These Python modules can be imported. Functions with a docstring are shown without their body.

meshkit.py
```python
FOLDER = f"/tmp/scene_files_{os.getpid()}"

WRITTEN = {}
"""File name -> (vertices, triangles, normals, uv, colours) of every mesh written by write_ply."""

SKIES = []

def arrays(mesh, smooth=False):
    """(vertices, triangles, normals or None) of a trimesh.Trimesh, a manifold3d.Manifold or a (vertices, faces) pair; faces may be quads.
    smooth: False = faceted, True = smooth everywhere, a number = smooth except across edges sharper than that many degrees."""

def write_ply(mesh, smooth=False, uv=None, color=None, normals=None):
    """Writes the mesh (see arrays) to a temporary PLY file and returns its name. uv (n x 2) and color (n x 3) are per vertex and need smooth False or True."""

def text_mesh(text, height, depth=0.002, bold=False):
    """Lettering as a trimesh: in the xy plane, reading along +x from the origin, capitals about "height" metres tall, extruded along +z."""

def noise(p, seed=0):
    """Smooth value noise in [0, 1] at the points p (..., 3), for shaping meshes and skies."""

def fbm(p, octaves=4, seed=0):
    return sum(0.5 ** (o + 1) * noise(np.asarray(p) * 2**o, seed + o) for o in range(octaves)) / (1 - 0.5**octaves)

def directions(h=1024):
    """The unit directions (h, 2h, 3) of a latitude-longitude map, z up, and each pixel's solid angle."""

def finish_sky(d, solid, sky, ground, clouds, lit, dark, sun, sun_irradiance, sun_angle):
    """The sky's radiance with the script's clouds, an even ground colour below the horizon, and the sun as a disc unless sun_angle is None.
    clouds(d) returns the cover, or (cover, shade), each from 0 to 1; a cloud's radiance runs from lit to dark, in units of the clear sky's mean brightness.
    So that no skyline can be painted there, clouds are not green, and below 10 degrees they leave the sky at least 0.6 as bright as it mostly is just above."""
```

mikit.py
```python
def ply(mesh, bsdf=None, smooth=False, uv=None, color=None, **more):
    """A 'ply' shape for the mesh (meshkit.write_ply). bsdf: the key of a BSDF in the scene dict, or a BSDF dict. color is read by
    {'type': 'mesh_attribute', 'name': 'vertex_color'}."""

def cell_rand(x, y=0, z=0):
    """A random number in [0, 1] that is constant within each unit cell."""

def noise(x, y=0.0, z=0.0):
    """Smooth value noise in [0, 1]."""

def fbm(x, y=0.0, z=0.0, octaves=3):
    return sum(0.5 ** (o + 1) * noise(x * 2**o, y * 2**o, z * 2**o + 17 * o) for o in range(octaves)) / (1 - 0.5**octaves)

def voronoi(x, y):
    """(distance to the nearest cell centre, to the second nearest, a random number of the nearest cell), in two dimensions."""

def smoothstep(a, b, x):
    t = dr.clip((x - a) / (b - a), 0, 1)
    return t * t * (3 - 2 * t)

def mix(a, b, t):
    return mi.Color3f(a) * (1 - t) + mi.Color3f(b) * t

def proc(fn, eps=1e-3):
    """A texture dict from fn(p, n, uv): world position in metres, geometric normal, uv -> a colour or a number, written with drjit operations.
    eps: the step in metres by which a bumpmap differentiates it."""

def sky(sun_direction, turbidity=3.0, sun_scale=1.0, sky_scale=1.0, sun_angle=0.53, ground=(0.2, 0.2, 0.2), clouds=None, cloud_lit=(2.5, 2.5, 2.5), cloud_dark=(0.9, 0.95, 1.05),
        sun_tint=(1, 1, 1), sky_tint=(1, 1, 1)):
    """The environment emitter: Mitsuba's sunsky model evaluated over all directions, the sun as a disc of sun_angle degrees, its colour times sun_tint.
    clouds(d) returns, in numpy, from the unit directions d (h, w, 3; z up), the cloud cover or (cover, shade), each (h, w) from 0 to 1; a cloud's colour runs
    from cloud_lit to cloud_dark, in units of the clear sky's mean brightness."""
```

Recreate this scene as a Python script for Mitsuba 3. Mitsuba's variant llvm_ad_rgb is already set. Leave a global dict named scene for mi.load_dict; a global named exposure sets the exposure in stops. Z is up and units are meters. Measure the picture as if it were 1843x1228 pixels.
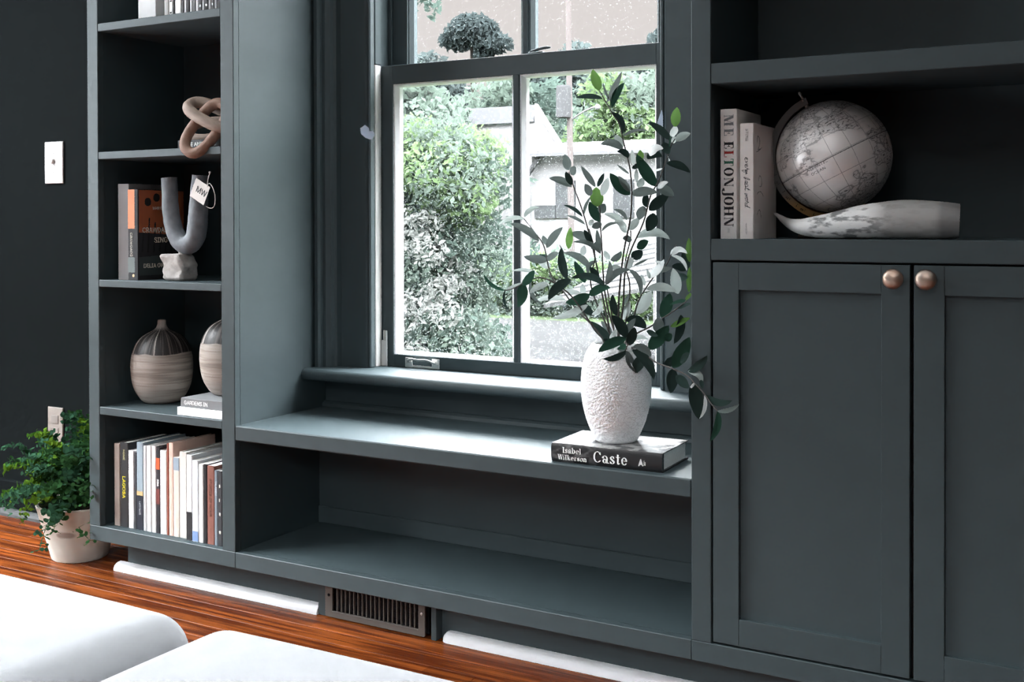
import math, random
import numpy as np
import trimesh, drjit as dr
import mitsuba as mi
import mikit, meshkit
from mikit import proc, noise, fbm, smoothstep, mix, cell_rand
from shapely.geometry import Polygon, LineString, Point, box as sbox
from shapely import affinity, unary_union
from trimesh.creation import extrude_polygon

random.seed(11)
RNG = np.random.default_rng(5)
T = mi.ScalarTransform4f
scene, labels = {}, {}

# ---------------------------------------------------------------- camera, sky, sun, exposure
EYE = np.array([2.43159, -2.02008, 0.94157])
FORWARD = np.array([-0.490754, 0.871253, -0.008934])
DOWN = np.array([0.0025, -0.008845, -0.999958])
scene['camera'] = {'type': 'perspective', 'fov': 2 * math.degrees(math.atan(921.5 / 2000.0)), 'fov_axis': 'x', 'near_clip': 0.02, 'far_clip': 500.0,
                   'principal_point_offset_x': 0.0, 'principal_point_offset_y': 195.2 / 1228,
                   'to_world': T().look_at(origin=EYE.tolist(), target=(EYE + FORWARD).tolist(), up=(-DOWN).tolist())}
SUN = (-0.43, 0.515, 0.743)


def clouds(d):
    """Thin bright cloud all over: dull and a little warm at the skyline, raised steeply above the view to brighten the room, with a faint glow about the veiled sun."""
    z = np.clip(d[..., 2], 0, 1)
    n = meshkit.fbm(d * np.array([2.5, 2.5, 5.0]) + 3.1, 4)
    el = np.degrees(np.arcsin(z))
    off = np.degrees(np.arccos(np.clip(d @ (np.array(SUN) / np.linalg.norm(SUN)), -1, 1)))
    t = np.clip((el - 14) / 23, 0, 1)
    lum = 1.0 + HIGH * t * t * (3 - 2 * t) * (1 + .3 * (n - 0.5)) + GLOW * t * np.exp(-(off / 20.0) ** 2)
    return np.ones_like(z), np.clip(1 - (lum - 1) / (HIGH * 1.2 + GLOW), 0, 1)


HIGH, GLOW = 22.0, 1.0  # HIGH lifts the unseen upper sky to brighten the room
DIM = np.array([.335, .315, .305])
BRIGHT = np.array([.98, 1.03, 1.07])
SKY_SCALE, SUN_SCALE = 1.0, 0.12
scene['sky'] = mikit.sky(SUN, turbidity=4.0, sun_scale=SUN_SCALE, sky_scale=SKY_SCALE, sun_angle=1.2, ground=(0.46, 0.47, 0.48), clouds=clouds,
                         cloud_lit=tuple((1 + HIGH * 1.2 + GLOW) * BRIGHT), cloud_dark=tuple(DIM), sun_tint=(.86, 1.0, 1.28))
exposure = 4.3


# ---------------------------------------------------------------- helpers
def mat(key, **d):
    scene[key] = d
    return key


def princ(key, color, rough=0.5, spec=0.5, **more):
    if isinstance(color, (tuple, list)):
        color = {'type': 'rgb', 'value': [float(c) for c in color]}
    return mat(key, type='twosided', bsdf={'type': 'principled', 'base_color': color, 'roughness': rough, 'specular': spec, **more})


def dif(key, color):
    """A dead matt material."""
    if isinstance(color, (tuple, list)):
        color = {'type': 'rgb', 'value': [float(c) for c in color]}
    return mat(key, type='twosided', bsdf={'type': 'diffuse', 'reflectance': color})


def flat(color):
    """A matt material of one colour; equal colours share one entry."""
    key = 'flat_' + '_'.join(str(int(round(c * 1000))) for c in color)
    if key not in scene:
        princ(key, color, 0.65, 0.3)
    return key


def tag(key, label=None, cat=None, group=None, kind=None):
    d = {k: v for k, v in (('label', label), ('category', cat), ('group', group), ('kind', kind)) if v}
    if d:
        labels[key] = d


def fresh(key):
    if key not in scene and key not in labels:
        return key
    n = 1
    while f'{key}_{n:03d}' in scene or f'{key}_{n:03d}' in labels:
        n += 1
    return f'{key}_{n:03d}'


def add(key, mesh, m, smooth=False, label=None, cat=None, group=None, kind=None, **kw):
    key = fresh(key)
    scene[key] = mikit.ply(mesh, m, smooth=smooth, **kw)
    tag(key, label, cat, group, kind)
    return key


def thing(key, label, cat, group=None):
    key = fresh(key)
    tag(key, label, cat, group)
    return key


def cat_mesh(*ms):
    return trimesh.util.concatenate([m for m in ms])


def bx(x0, x1, y0, y1, z0, z1, c=0.0015):
    """A box with chamfered edges."""
    x0, x1, y0, y1, z0, z1 = min(x0, x1), max(x0, x1), min(y0, y1), max(y0, y1), min(z0, z1), max(z0, z1)
    c = min(c, (x1 - x0) * 0.45, (y1 - y0) * 0.45, (z1 - z0) * 0.45)
    if c <= 0:
        return trimesh.creation.box(bounds=[[x0, y0, z0], [x1, y1, z1]])
    pts = []
    lo, hi = np.array([x0, y0, z0]), np.array([x1, y1, z1])
    for s in np.ndindex(2, 2, 2):
        corner = np.where(np.array(s) == 1, hi, lo)
        inn = np.where(np.array(s) == 1, -c, c)
        for k in range(3):
            p = corner + inn
            p[k] = corner[k]
            pts.append(p)
    return trimesh.convex.convex_hull(np.array(pts))


def plain(x0, x1, y0, y1, z0, z1):
    return trimesh.creation.box(bounds=[[min(x0, x1), min(y0, y1), min(z0, z1)], [max(x0, x1), max(y0, y1), max(z0, z1)]])


def roundbox(x0, x1, y0, y1, z0, z1, r, n=10, dome=0.0):
    """A box with round edges, its top swelling by dome."""
    lo, hi = np.array([x0, y0, z0]), np.array([x1, y1, z1])
    vs, fs, at = [], [], 0
    for k in range(3):
        for side in (0, 1):
            a, b = (k + 1) % 3, (k + 2) % 3

            def ticks(i):
                e = np.linspace(0, 1, n) ** 1.0 * r
                return np.unique(np.r_[lo[i] + e, np.linspace(lo[i] + r, hi[i] - r, 12), hi[i] - e])
            ta, tb = ticks(a), ticks(b)
            g = np.zeros((len(ta), len(tb), 3))
            g[..., a], g[..., b] = ta[:, None], tb[None, :]
            g[..., k] = hi[k] if side else lo[k]
            i, j = np.meshgrid(np.arange(len(ta) - 1), np.arange(len(tb) - 1), indexing='ij')
            w = len(tb)
            q = np.stack([i * w + j, (i + 1) * w + j, (i + 1) * w + j + 1, i * w + j + 1], -1).reshape(-1, 4)
            if not side:
                q = q[:, ::-1]
            vs.append(g.reshape(-1, 3))
            fs.append(np.vstack([q[:, [0, 1, 2]], q[:, [0, 2, 3]]]) + at)
            at += len(vs[-1])
    v = np.vstack(vs)
    inner = np.clip(v, lo + r, hi - r)
    d = v - inner
    v = inner + d / np.maximum(np.linalg.norm(d, axis=1, keepdims=True), 1e-9) * r
    if dome:
        fx, fy = (v[:, 0] - x0) / (x1 - x0) * 2 - 1, (v[:, 1] - y0) / (y1 - y0) * 2 - 1
        v[:, 2] += dome * (1 - fx**4) * (1 - fy**4) * np.clip((v[:, 2] - z0) / (z1 - z0), 0, 1)
    m = trimesh.Trimesh(v, np.vstack(fs), process=False)
    m.merge_vertices(digits_vertex=6)
    return m


def lathe(profile, n=56, center=(0, 0, 0)):
    """A surface of revolution about z; profile [(r, z)] from the bottom to the top (r 0 closes an end)."""
    p = np.array(profile, float)
    a = np.arange(n) * 2 * np.pi / n
    v = np.stack([p[:, None, 0] * np.cos(a), p[:, None, 0] * np.sin(a), np.broadcast_to(p[:, None, 1], (len(p), n))], -1).reshape(-1, 3)
    i, j = np.meshgrid(np.arange(len(p) - 1), np.arange(n), indexing='ij')
    q = np.stack([i * n + j, i * n + (j + 1) % n, (i + 1) * n + (j + 1) % n, (i + 1) * n + j], -1).reshape(-1, 4)
    m = trimesh.Trimesh(v + np.array(center), np.vstack([q[:, [0, 1, 2]], q[:, [0, 2, 3]]]), process=False)
    m.merge_vertices(digits_vertex=7)
    m.update_faces(m.nondegenerate_faces())
    return m


def spline(pts, n):
    from scipy.interpolate import CubicSpline
    p = np.array(pts, float)
    t = np.r_[0, np.cumsum(np.linalg.norm(np.diff(p[:, :3], axis=0), axis=1))]
    return CubicSpline(t, p)(np.linspace(0, t[-1], n))


def tube(points, radii, sides=10, flatten=None, caps=True):
    """A swept tube with round section; flatten scales its second axis."""
    p = np.asarray(points, float)
    r = np.broadcast_to(np.asarray(radii, float), (len(p),))
    t = np.gradient(p, axis=0)
    t /= np.linalg.norm(t, axis=1, keepdims=True) + 1e-12
    ref = np.array([0, 0, 1.0]) if abs(t[0, 2]) < 0.9 else np.array([1.0, 0, 0])
    a = np.zeros_like(p)
    x = np.cross(t[0], ref)
    for k in range(len(p)):
        x = x - t[k] * (x @ t[k])
        x /= np.linalg.norm(x) + 1e-12
        a[k] = x
    b = np.cross(t, a)
    ang = np.arange(sides) * 2 * np.pi / sides
    f = np.ones(len(p)) if flatten is None else np.broadcast_to(flatten, (len(p),))
    v = p[:, None] + r[:, None, None] * (np.cos(ang)[None, :, None] * a[:, None] + f[:, None, None] * np.sin(ang)[None, :, None] * b[:, None])
    i, j = np.meshgrid(np.arange(len(p) - 1), np.arange(sides), indexing='ij')
    q = np.stack([i * sides + j, i * sides + (j + 1) % sides, (i + 1) * sides + (j + 1) % sides, (i + 1) * sides + j], -1).reshape(-1, 4)
    v, fs = v.reshape(-1, 3), [q[:, [0, 1, 2]], q[:, [0, 2, 3]]]
    if caps:
        n0 = len(v)
        v = np.vstack([v, p[0], p[-1]])
        k = np.arange(sides)
        last = (len(p) - 1) * sides
        fs += [np.stack([(k + 1) % sides, k, k * 0 + n0], 1), np.stack([last + k, last + (k + 1) % sides, k * 0 + n0 + 1], 1)]
    return trimesh.Trimesh(v, np.vstack(fs), process=False)


def placed(mesh, X, Y, Z, o):
    m = np.eye(4)
    m[:3, 0], m[:3, 1], m[:3, 2], m[:3, 3] = X, Y, Z, o
    mesh = mesh.copy()
    mesh.apply_transform(m)
    return mesh


AX = {'+x': (1, 0, 0), '-x': (-1, 0, 0), '+y': (0, 1, 0), '-y': (0, -1, 0), '+z': (0, 0, 1), '-z': (0, 0, -1)}


def extrude(geom, depth):
    return cat_mesh(*[extrude_polygon(g, depth, engine='earcut') for g in getattr(geom, 'geoms', [geom]) if g.area > 1e-12])


def prism(poly, axis, a, b):
    """The polygon extruded along an axis from a to b: 'x' takes (y, z), 'y' takes (x, z), 'z' takes (x, y)."""
    m = extrude(poly if not isinstance(poly, list) else Polygon(poly), abs(b - a))
    lo = min(a, b)
    if axis == 'x':
        return placed(m, (0, 1, 0), (0, 0, 1), (1, 0, 0), (lo, 0, 0))
    if axis == 'y':
        mm = placed(m, (1, 0, 0), (0, 0, 1), (0, -1, 0), (0, lo + abs(b - a), 0))
        return mm
    return placed(m, (1, 0, 0), (0, 1, 0), (0, 0, 1), (0, 0, lo))


# ---- lettering with serifs, drawn from strokes (units: capital height 1)
def _e(cx, cy, rx, ry):
    return affinity.scale(Point(cx, cy).buffer(1.0, 24), rx, ry)


def _r(x0, x1, y0, y1):
    return sbox(x0, y0, x1, y1)


def _d(x0, y0, x1, y1, w):
    """A slanting stroke of horizontal width w."""
    return Polygon([(x0, y0), (x0 + w, y0), (x1 + w, y1), (x1, y1)])


def _ring(cx, cy, rx, ry, wx, wy):
    return _e(cx, cy, rx, ry).difference(_e(cx, cy, rx - wx, ry - wy))


def glyph(ch, w, h):
    """(shape, advance): w thick strokes, h thin ones."""
    X = 0.68

    def sf(x, y, n=0.09, ww=None):  # a serif about the stem that starts at x
        ww = w if ww is None else ww
        return _r(x - n, x + ww + n, y, y + h) if y < 0.5 else _r(x - n, x + ww + n, y - h, y)
    g = {
        'M': lambda: ([_r(.1, .1 + h, 0, 1), _r(.8, .8 + w, 0, 1), _d(.43, 0, .1, 1, w), _d(.46, 0, .8, 1, h), sf(.1, 0, ww=h), sf(.8, 0), sf(.8, 1, .07), sf(.06, 1, .07)], 1.08 + w),
        'E': lambda: ([_r(.1, .1 + w, 0, 1), _r(.1, .7, 0, h), _r(.1, .68, 1 - h, 1), _r(.1, .52, .5 - h / 2, .5 + h / 2), _r(.7 - h, .7, 0, .3), _r(.68 - h, .68, .72, 1), _r(.52 - h, .52, .36, .64), sf(.1, 0), sf(.1, 1)], .8),
        'L': lambda: ([_r(.1, .1 + w, 0, 1), _r(.1, .66, 0, h), _r(.66 - h, .66, 0, .32), sf(.1, 0), sf(.1, 1)], .74),
        'T': lambda: ([_r(.36 - w / 2, .36 + w / 2, 0, 1), _r(.02, .7, 1 - h, 1), _r(.02, .02 + h, .7, 1), _r(.7 - h, .7, .7, 1), sf(.36 - w / 2, 0)], .76),
        'O': lambda: ([_ring(.44, .5, .42, .52, w, h)], .9),
        'N': lambda: ([_r(.12, .12 + h, 0, 1), _r(.78, .78 + h, 0, 1), _d(.78 - w + h, 0, .1, 1, w), sf(.12, 0, ww=h), sf(.78, 1, ww=h), sf(.06, 1, .06)], .98),
        'J': lambda: ([_r(.3, .3 + w, 0, 1), _ring(.16, 0, .14 + w, .24, w, h).intersection(_r(-.2, .3 + w, -.4, .02)), _e(.02, -.03, .08, .08), sf(.3, 1)], .6),
        'H': lambda: ([_r(.1, .1 + w, 0, 1), _r(.68, .68 + w, 0, 1), _r(.1, .7, .5 - h / 2, .5 + h / 2), sf(.1, 0), sf(.1, 1), sf(.68, 0), sf(.68, 1)], .8 + w),
        'C': lambda: ([_ring(.45, .5, .42, .52, w, h).difference(_r(.62, 1, .22, .74)), _r(.78 - h, .78, .68, .98)], .88),
        'I': lambda: ([_r(.1, .1 + w, 0, 1), sf(.1, 0), sf(.1, 1)], .22 + w),
        'W': lambda: ([_d(.3, 0, .04, 1, w), _d(.3, 0, .52, 1, h), _d(.74, 0, .5, 1, w), _d(.74, 0, 1.0, 1, h), sf(.02, 1), sf(.48, 1, .05), sf(.96, 1, ww=h)], 1.1),
        'c': lambda: ([_ring(.3, X / 2, .29, X / 2 + .02, w * .9, h).difference(_r(.44, 1, .2, .46)), _e(.5, .5, .08, .08)], .62),
        'a': lambda: ([_r(.4, .4 + w * .9, 0, .45), _ring(.26, .45, .14 + w * .9, .25, w * .9, h).intersection(_r(-.2, .7, .45, .8)), _e(.1, .5, .08, .08), _ring(.24, .19, .22, .21, w * .9, h).intersection(_r(-.1, .42, -.1, .5)), _r(.4, .68, 0, h)], .68),
        's': lambda: ([_ring(.26, .51, .22, .19, w * .8, h).difference(_r(.26, .6, .3, .52)), _ring(.27, .18, .24, .2, w * .8, h).difference(_r(0, .25, .17, .5)), _d(.3, .2, .04, .48, w * 1.3).intersection(_r(.06, .5, .2, .5)), _r(.46 - h, .46, .46, .68), _r(.04, .04 + h, 0, .2)], .56),
        't': lambda: ([_r(.14, .14 + w * .9, .1, .9), _r(0, .42, X - h, X), _ring(.28, .12, .14, .14, w * .9, h).intersection(_r(0, .5, -.1, .12))], .48),
        'e': lambda: ([_ring(.31, X / 2, .29, X / 2 + .02, w * .9, h).difference(_r(.4, .7, .16, .34)), _r(.1, .58, .34, .34 + h)], .66),
        'b': lambda: ([_r(.08, .08 + w * .9, 0, 1), _ring(.33, X / 2, .3, X / 2 + .02, w * .9, h).intersection(_r(.1, 1, -.1, 1)), _r(-.02, .12, 1 - h, 1)], .7),
        'l': lambda: ([_r(.08, .08 + w * .9, 0, 1), _r(-.02, .12, 1 - h, 1), sf(.08, 0, .08, w * .9)], .22 + w),
        'i': lambda: ([_r(.08, .08 + w * .9, 0, X), _r(-.02, .12, X - h, X), sf(.08, 0, .08, w * .9), _e(.08 + w * .45, .9, .1, .1)], .22 + w),
        'k': lambda: ([_r(.08, .08 + w * .9, 0, 1), _r(-.02, .12, 1 - h, 1), sf(.08, 0, .08, w * .9), _d(.2, .3, .46, X, h), _d(.46, 0, .24, .42, w * .9), _r(.4, .72, 0, h), _r(.38, .62, X - h, X)], .72),
        'r': lambda: ([_r(.08, .08 + w * .9, 0, X), _r(-.02, .12, X - h, X), sf(.08, 0, .08, w * .9), _ring(.36, .44, .2, .25, w * .5, h).intersection(_r(.16, .46, .44, .8)), _e(.42, .58, .08, .08)], .54),
        'o': lambda: ([_ring(.31, X / 2, .3, X / 2 + .02, w * .9, h)], .66),
        'n': lambda: ([_r(.08, .08 + w * .9, 0, X), _r(-.02, .12, X - h, X), sf(.08, 0, .08, w * .9), _r(.46, .46 + w * .9, 0, .46), sf(.46, 0, .08, w * .9), _ring(.3, .44, .16 + w * .9, .25, w * .9, h).intersection(_r(.12, .8, .44, .8))], .6 + w),
    }
    if ch == ' ':
        return None, .36
    parts, adv = g[ch]()
    return unary_union([p.buffer(0) for p in parts]), adv


def serif(text, height, depth=0.0004, w=.17, h=.06, track=.06):
    x, shapes = 0.0, []
    for ch in text:
        g, adv = glyph(ch, w, h)
        if g is not None:
            shapes.append(affinity.translate(g, x, 0))
        x += adv + track
    shape = affinity.scale(unary_union(shapes), height, height, origin=(0, 0))
    return extrude(shape, depth), (x - track) * height


SCRIPT = {'e': [[(0, .25), (.35, .35), (.4, .5), (.25, .6), (.1, .4), (.15, .1), (.35, .02), (.6, .15)]], 'v': [[(0, .5), (.12, .5), (.25, .05), (.45, .5), (.6, .45)]],
          'r': [[(0, .1), (.2, .55), (.25, .45), (.45, .5), (.42, .1), (.6, .1)]], 'y': [[(0, .5), (.15, .1), (.4, .5), (.3, -.1), (.1, -.5), (-.05, -.3), (.6, .2)]],
          'l': [[(0, .1), (.35, .8), (.3, 1), (.18, .8), (.2, .1), (.45, .1)]], 'a': [[(.4, .5), (.15, .5), (.05, .2), (.2, .03), (.42, .5), (.4, .05), (.6, .1)]],
          's': [[(0, .1), (.3, .55), (.4, .15), (.15, .02), (.6, .15)]], 't': [[(0, .1), (.25, .9), (.2, .1), (.5, .1)], [(.05, .6), (.45, .64)]],
          'w': [[(0, .5), (.1, .08), (.3, .45), (.38, .08), (.6, .5), (.7, .45)]], 'o': [[(.3, .55), (.08, .3), (.25, .03), (.42, .3), (.3, .55), (.6, .5)]],
          'd': [[(.4, .5), (.15, .5), (.05, .2), (.2, .03), (.42, .5), (.5, 1), (.42, .05), (.6, .1)]], ' ': []}


def script(text, height, depth=0.0003):
    x, shapes = 0.0, []
    for ch in text:
        for line in SCRIPT[ch]:
            pts = spline(np.c_[np.array(line), np.zeros(len(line))], 14)[:, :2]
            shapes.append(LineString(pts + np.array([x, 0])).buffer(.045, 4))
        x += .5 if ch == ' ' else .62
    shape = affinity.scale(affinity.skew(unary_union(shapes), xs=14, origin=(0, 0)), height, height, origin=(0, 0))
    return extrude(shape, depth), x * height


# ---------------------------------------------------------------- materials
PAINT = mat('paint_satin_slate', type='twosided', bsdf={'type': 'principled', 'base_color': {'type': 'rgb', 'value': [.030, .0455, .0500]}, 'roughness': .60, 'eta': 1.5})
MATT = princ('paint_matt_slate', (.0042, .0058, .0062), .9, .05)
WHITE = princ('paint_white_trim', (.58, .58, .59), .45, .5)
CEIL = princ('paint_ceiling', (.82, .82, .80), .9, .2)
PLATE = princ('plastic_white', (.52, .485, .47), .4, .5)
LINER = princ('vinyl_liner', (.50, .49, .475), .45, .5)
mat('glass', type='thindielectric', int_ior=1.5)
KNOB = princ('metal_brushed_copper', proc(lambda p, n, uv: mix((.50, .36, .28), (.42, .35, .31), smoothstep(.35, .7, fbm(p.x * 60, p.y * 60, p.z * 60)))), .36, .5, metallic=.9)
VENT = princ('metal_vent_bronze', (.105, .095, .085), .5, .5, metallic=.3)
BLACK = princ('black_void', (.006, .006, .007), .8, .2)
NICKEL = princ('metal_nickel', (.55, .54, .52), .35, .5, metallic=.7)


def wood(p, n, uv):
    """Reddish oak, grain along x, a tone of its own per board from the board's y cell."""
    board = dr.floor(p.y / .0572)
    tone = cell_rand(board, dr.floor(p.x / 1.1 + cell_rand(board, 4)), 2)
    g = fbm(p.x * 5 + board * 7.3, p.y * 95, p.z * 60, 3)
    f = noise(p.x * 14 + board * 3, p.y * 420, 0)
    c = mix((.062, .0125, .003), (.20, .050, .010), smoothstep(.25, .8, g))
    c = mix(c, (.02, .005, .0025), smoothstep(.62, .95, f) * .4)
    return c * (.75 + .5 * tone)


WOOD = princ('wood_floor', proc(wood), .36, .14)


def cloth(p, n, uv):
    return mix((.24, .245, .253), (.275, .28, .288), fbm(p.x * 25, p.y * 25, p.z * 25, 3))


FABRIC = mat('fabric_white', type='twosided', bsdf={'type': 'bumpmap', 'arbitrary': {'type': 'proc', **{k: v for k, v in proc(lambda p, n, uv: .0006 * fbm(p.x * 260, p.y * 260, p.z * 260, 2)).items() if k != 'type'}},
                                                 'scale': 1.0, 'bsdf': {'type': 'principled', 'base_color': proc(cloth), 'roughness': .85, 'specular': .2, 'sheen': .3}})
VASE = mat('ceramic_white_speckled', type='twosided', bsdf={'type': 'bumpmap', 'arbitrary': proc(lambda p, n, uv: .0045 * fbm(p.x * 260, p.y * 260, p.z * 260, 2)), 'scale': 1.0,
                                                         'bsdf': {'type': 'principled', 'base_color': proc(lambda p, n, uv: mix((.74, .745, .745), (.92, .93, .935), smoothstep(.3, .6, noise(p.x * 420, p.y * 420, p.z * 420)))), 'roughness': .5, 'specular': .5}})
GOURD = princ('ceramic_gourd_bands', proc(lambda p, n, uv: gourd_colour(p)), .5, .4)


def gourd_colour(p):
    """uv-free bands: z above the waist dark with pale upright strokes, below it taupe rings. Two gourds, each with its own waist height and axis."""
    second = p.x > .29
    cx, cy = dr.select(second, .392, .123), dr.select(second, .125, .14)
    base = dr.select(second, .5005, .4571)
    h = (p.z - base) / .222
    a = dr.atan2(p.y - cy, p.x - cx)
    ring = fbm(a * .7, h * 34, 3.0, 4)
    low = mix((.20, .17, .145), (.36, .32, .285), smoothstep(.2, .8, ring))
    line = smoothstep(.006, 0.0, dr.abs(h - .25)) + smoothstep(.008, 0.0, dr.abs(h - .285)) * .6
    low = mix(low, (.50, .455, .41), dr.minimum(line, 1) * .6)
    strokes = noise(a * 26 + noise(a * 3, h * 5) * 1.6, h * 2.2)
    wide = smoothstep(.86, .95, noise(a * 2.3 + 5.0, h * .6)) + smoothstep(.045, .0, dr.abs(a + 1.02)) + smoothstep(.13, .02, dr.abs(a + 2.05))
    up = mix((.018, .016, .0155), (.11, .095, .088), smoothstep(.5, .95, strokes))
    up = mix(up, (.42, .39, .36), dr.minimum(wide, 1) * .85)
    up = mix(up, (.50, .46, .42), smoothstep(.87, .93, h) * .6)
    waist = .62 + .025 * noise(a * 3, 1.0) - .02
    return mix(low, up, smoothstep(waist - .006, waist + .006, h))


def horn_colour(p):
    t = (p.x - 1.82) / .34
    m = fbm(p.x * 46, p.y * 60, p.z * 95, 4)
    c = mix((.70, .70, .69), (.20, .205, .205), smoothstep(.42, .62, m) * smoothstep(.14, .3, t) * (1 - .55 * smoothstep(.55, .8, t)))
    c = mix(c, (.27, .262, .25), smoothstep(.5, .68, t) * .85)
    c = mix(c, (.15, .15, .15), smoothstep(.88, .93, t) * .7)
    return mix(c, (.13, .125, .12), smoothstep(.17, .08, t) * .85)


HORN = princ('horn_mottled', proc(lambda p, n, uv: horn_colour(p)), .42, .5)
GC, GR = np.array([1.917, .165, 1.0685]), .1085
_ax = np.array([-.44, -.12, .89]); _ax /= np.linalg.norm(_ax)
_gx = np.cross(_ax, [0, 1, 0]); _gx /= np.linalg.norm(_gx)
_gy = np.cross(_ax, _gx)


def globe_colour(p):
    d = [p.x - GC[0], p.y - GC[1], p.z - GC[2]]
    u = sum(float(_gx[k]) * d[k] for k in range(3)) / GR
    v = sum(float(_gy[k]) * d[k] for k in range(3)) / GR
    w = sum(float(_ax[k]) * d[k] for k in range(3)) / GR
    lon, lat = dr.atan2(v, u), dr.asin(dr.clip(w, -1, 1))
    step = math.radians(20)
    fl, fa = lon / step - dr.floor(lon / step + .5), lat / step - dr.floor(lat / step + .5)
    grid = dr.maximum(smoothstep(.022, .008, dr.abs(fa)), smoothstep(.022, .008, dr.abs(fl) * dr.maximum(dr.cos(lat), .1)))
    equ = smoothstep(.010, .004, dr.abs(lat + .02))
    land = fbm(u * 2.1 + 4.2, v * 2.1 + 1.3, w * 2.1, 4)
    coast = smoothstep(.016, .004, dr.abs(land - .53))
    text = smoothstep(.56, .66, noise(lon * 26, lat * 72 + noise(lon * 9, lat * 9) * 2)) * smoothstep(.46, .56, land) * smoothstep(.4, .6, noise(lon * 9, lat * 40 + 7))
    river = smoothstep(.02, .005, dr.abs(fbm(u * 7, v * 7, w * 7, 3) - .5)) * smoothstep(.52, .56, land)
    c = mix((.80, .775, .76), (.58, .56, .555), smoothstep(.42, .6, land) * .8)
    dark = dr.maximum(dr.maximum(grid * .5, equ * .9), dr.maximum(dr.maximum(coast * .55, text * .75), river * .55))
    return mix(c, (.06, .058, .06), dark)


GLOBE = princ('globe_silver_print', proc(lambda p, n, uv: globe_colour(p)), .36, .55, metallic=.25)
ARC = princ('metal_meridian', proc(lambda p, n, uv: mix((.44, .27, .10), (.16, .155, .15), smoothstep(.985, 1.03, p.z + .25 * (1.92 - p.x) - .0))), .4, .5, metallic=.6)
CLAY = princ('terracotta_limewashed', proc(lambda p, n, uv: mix(mix((.56, .54, .485), (.44, .41, .355), fbm(p.x * 9, p.y * 9, p.z * 7, 4)), (.20, .15, .125),
             smoothstep(.030, .012, dr.sqrt(dr.square(p.x + .135) + dr.square((p.z - .085) * 2.2)) + .02 * (noise(p.x * 60, p.y * 60, p.z * 60) - .5)) * .75)), .9, .15)
STONE = princ('stone_rough', proc(lambda p, n, uv: mix((.21, .19, .18), (.42, .39, .365), fbm(p.x * 90, p.y * 90, p.z * 90, 4))), .9, .2)
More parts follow.
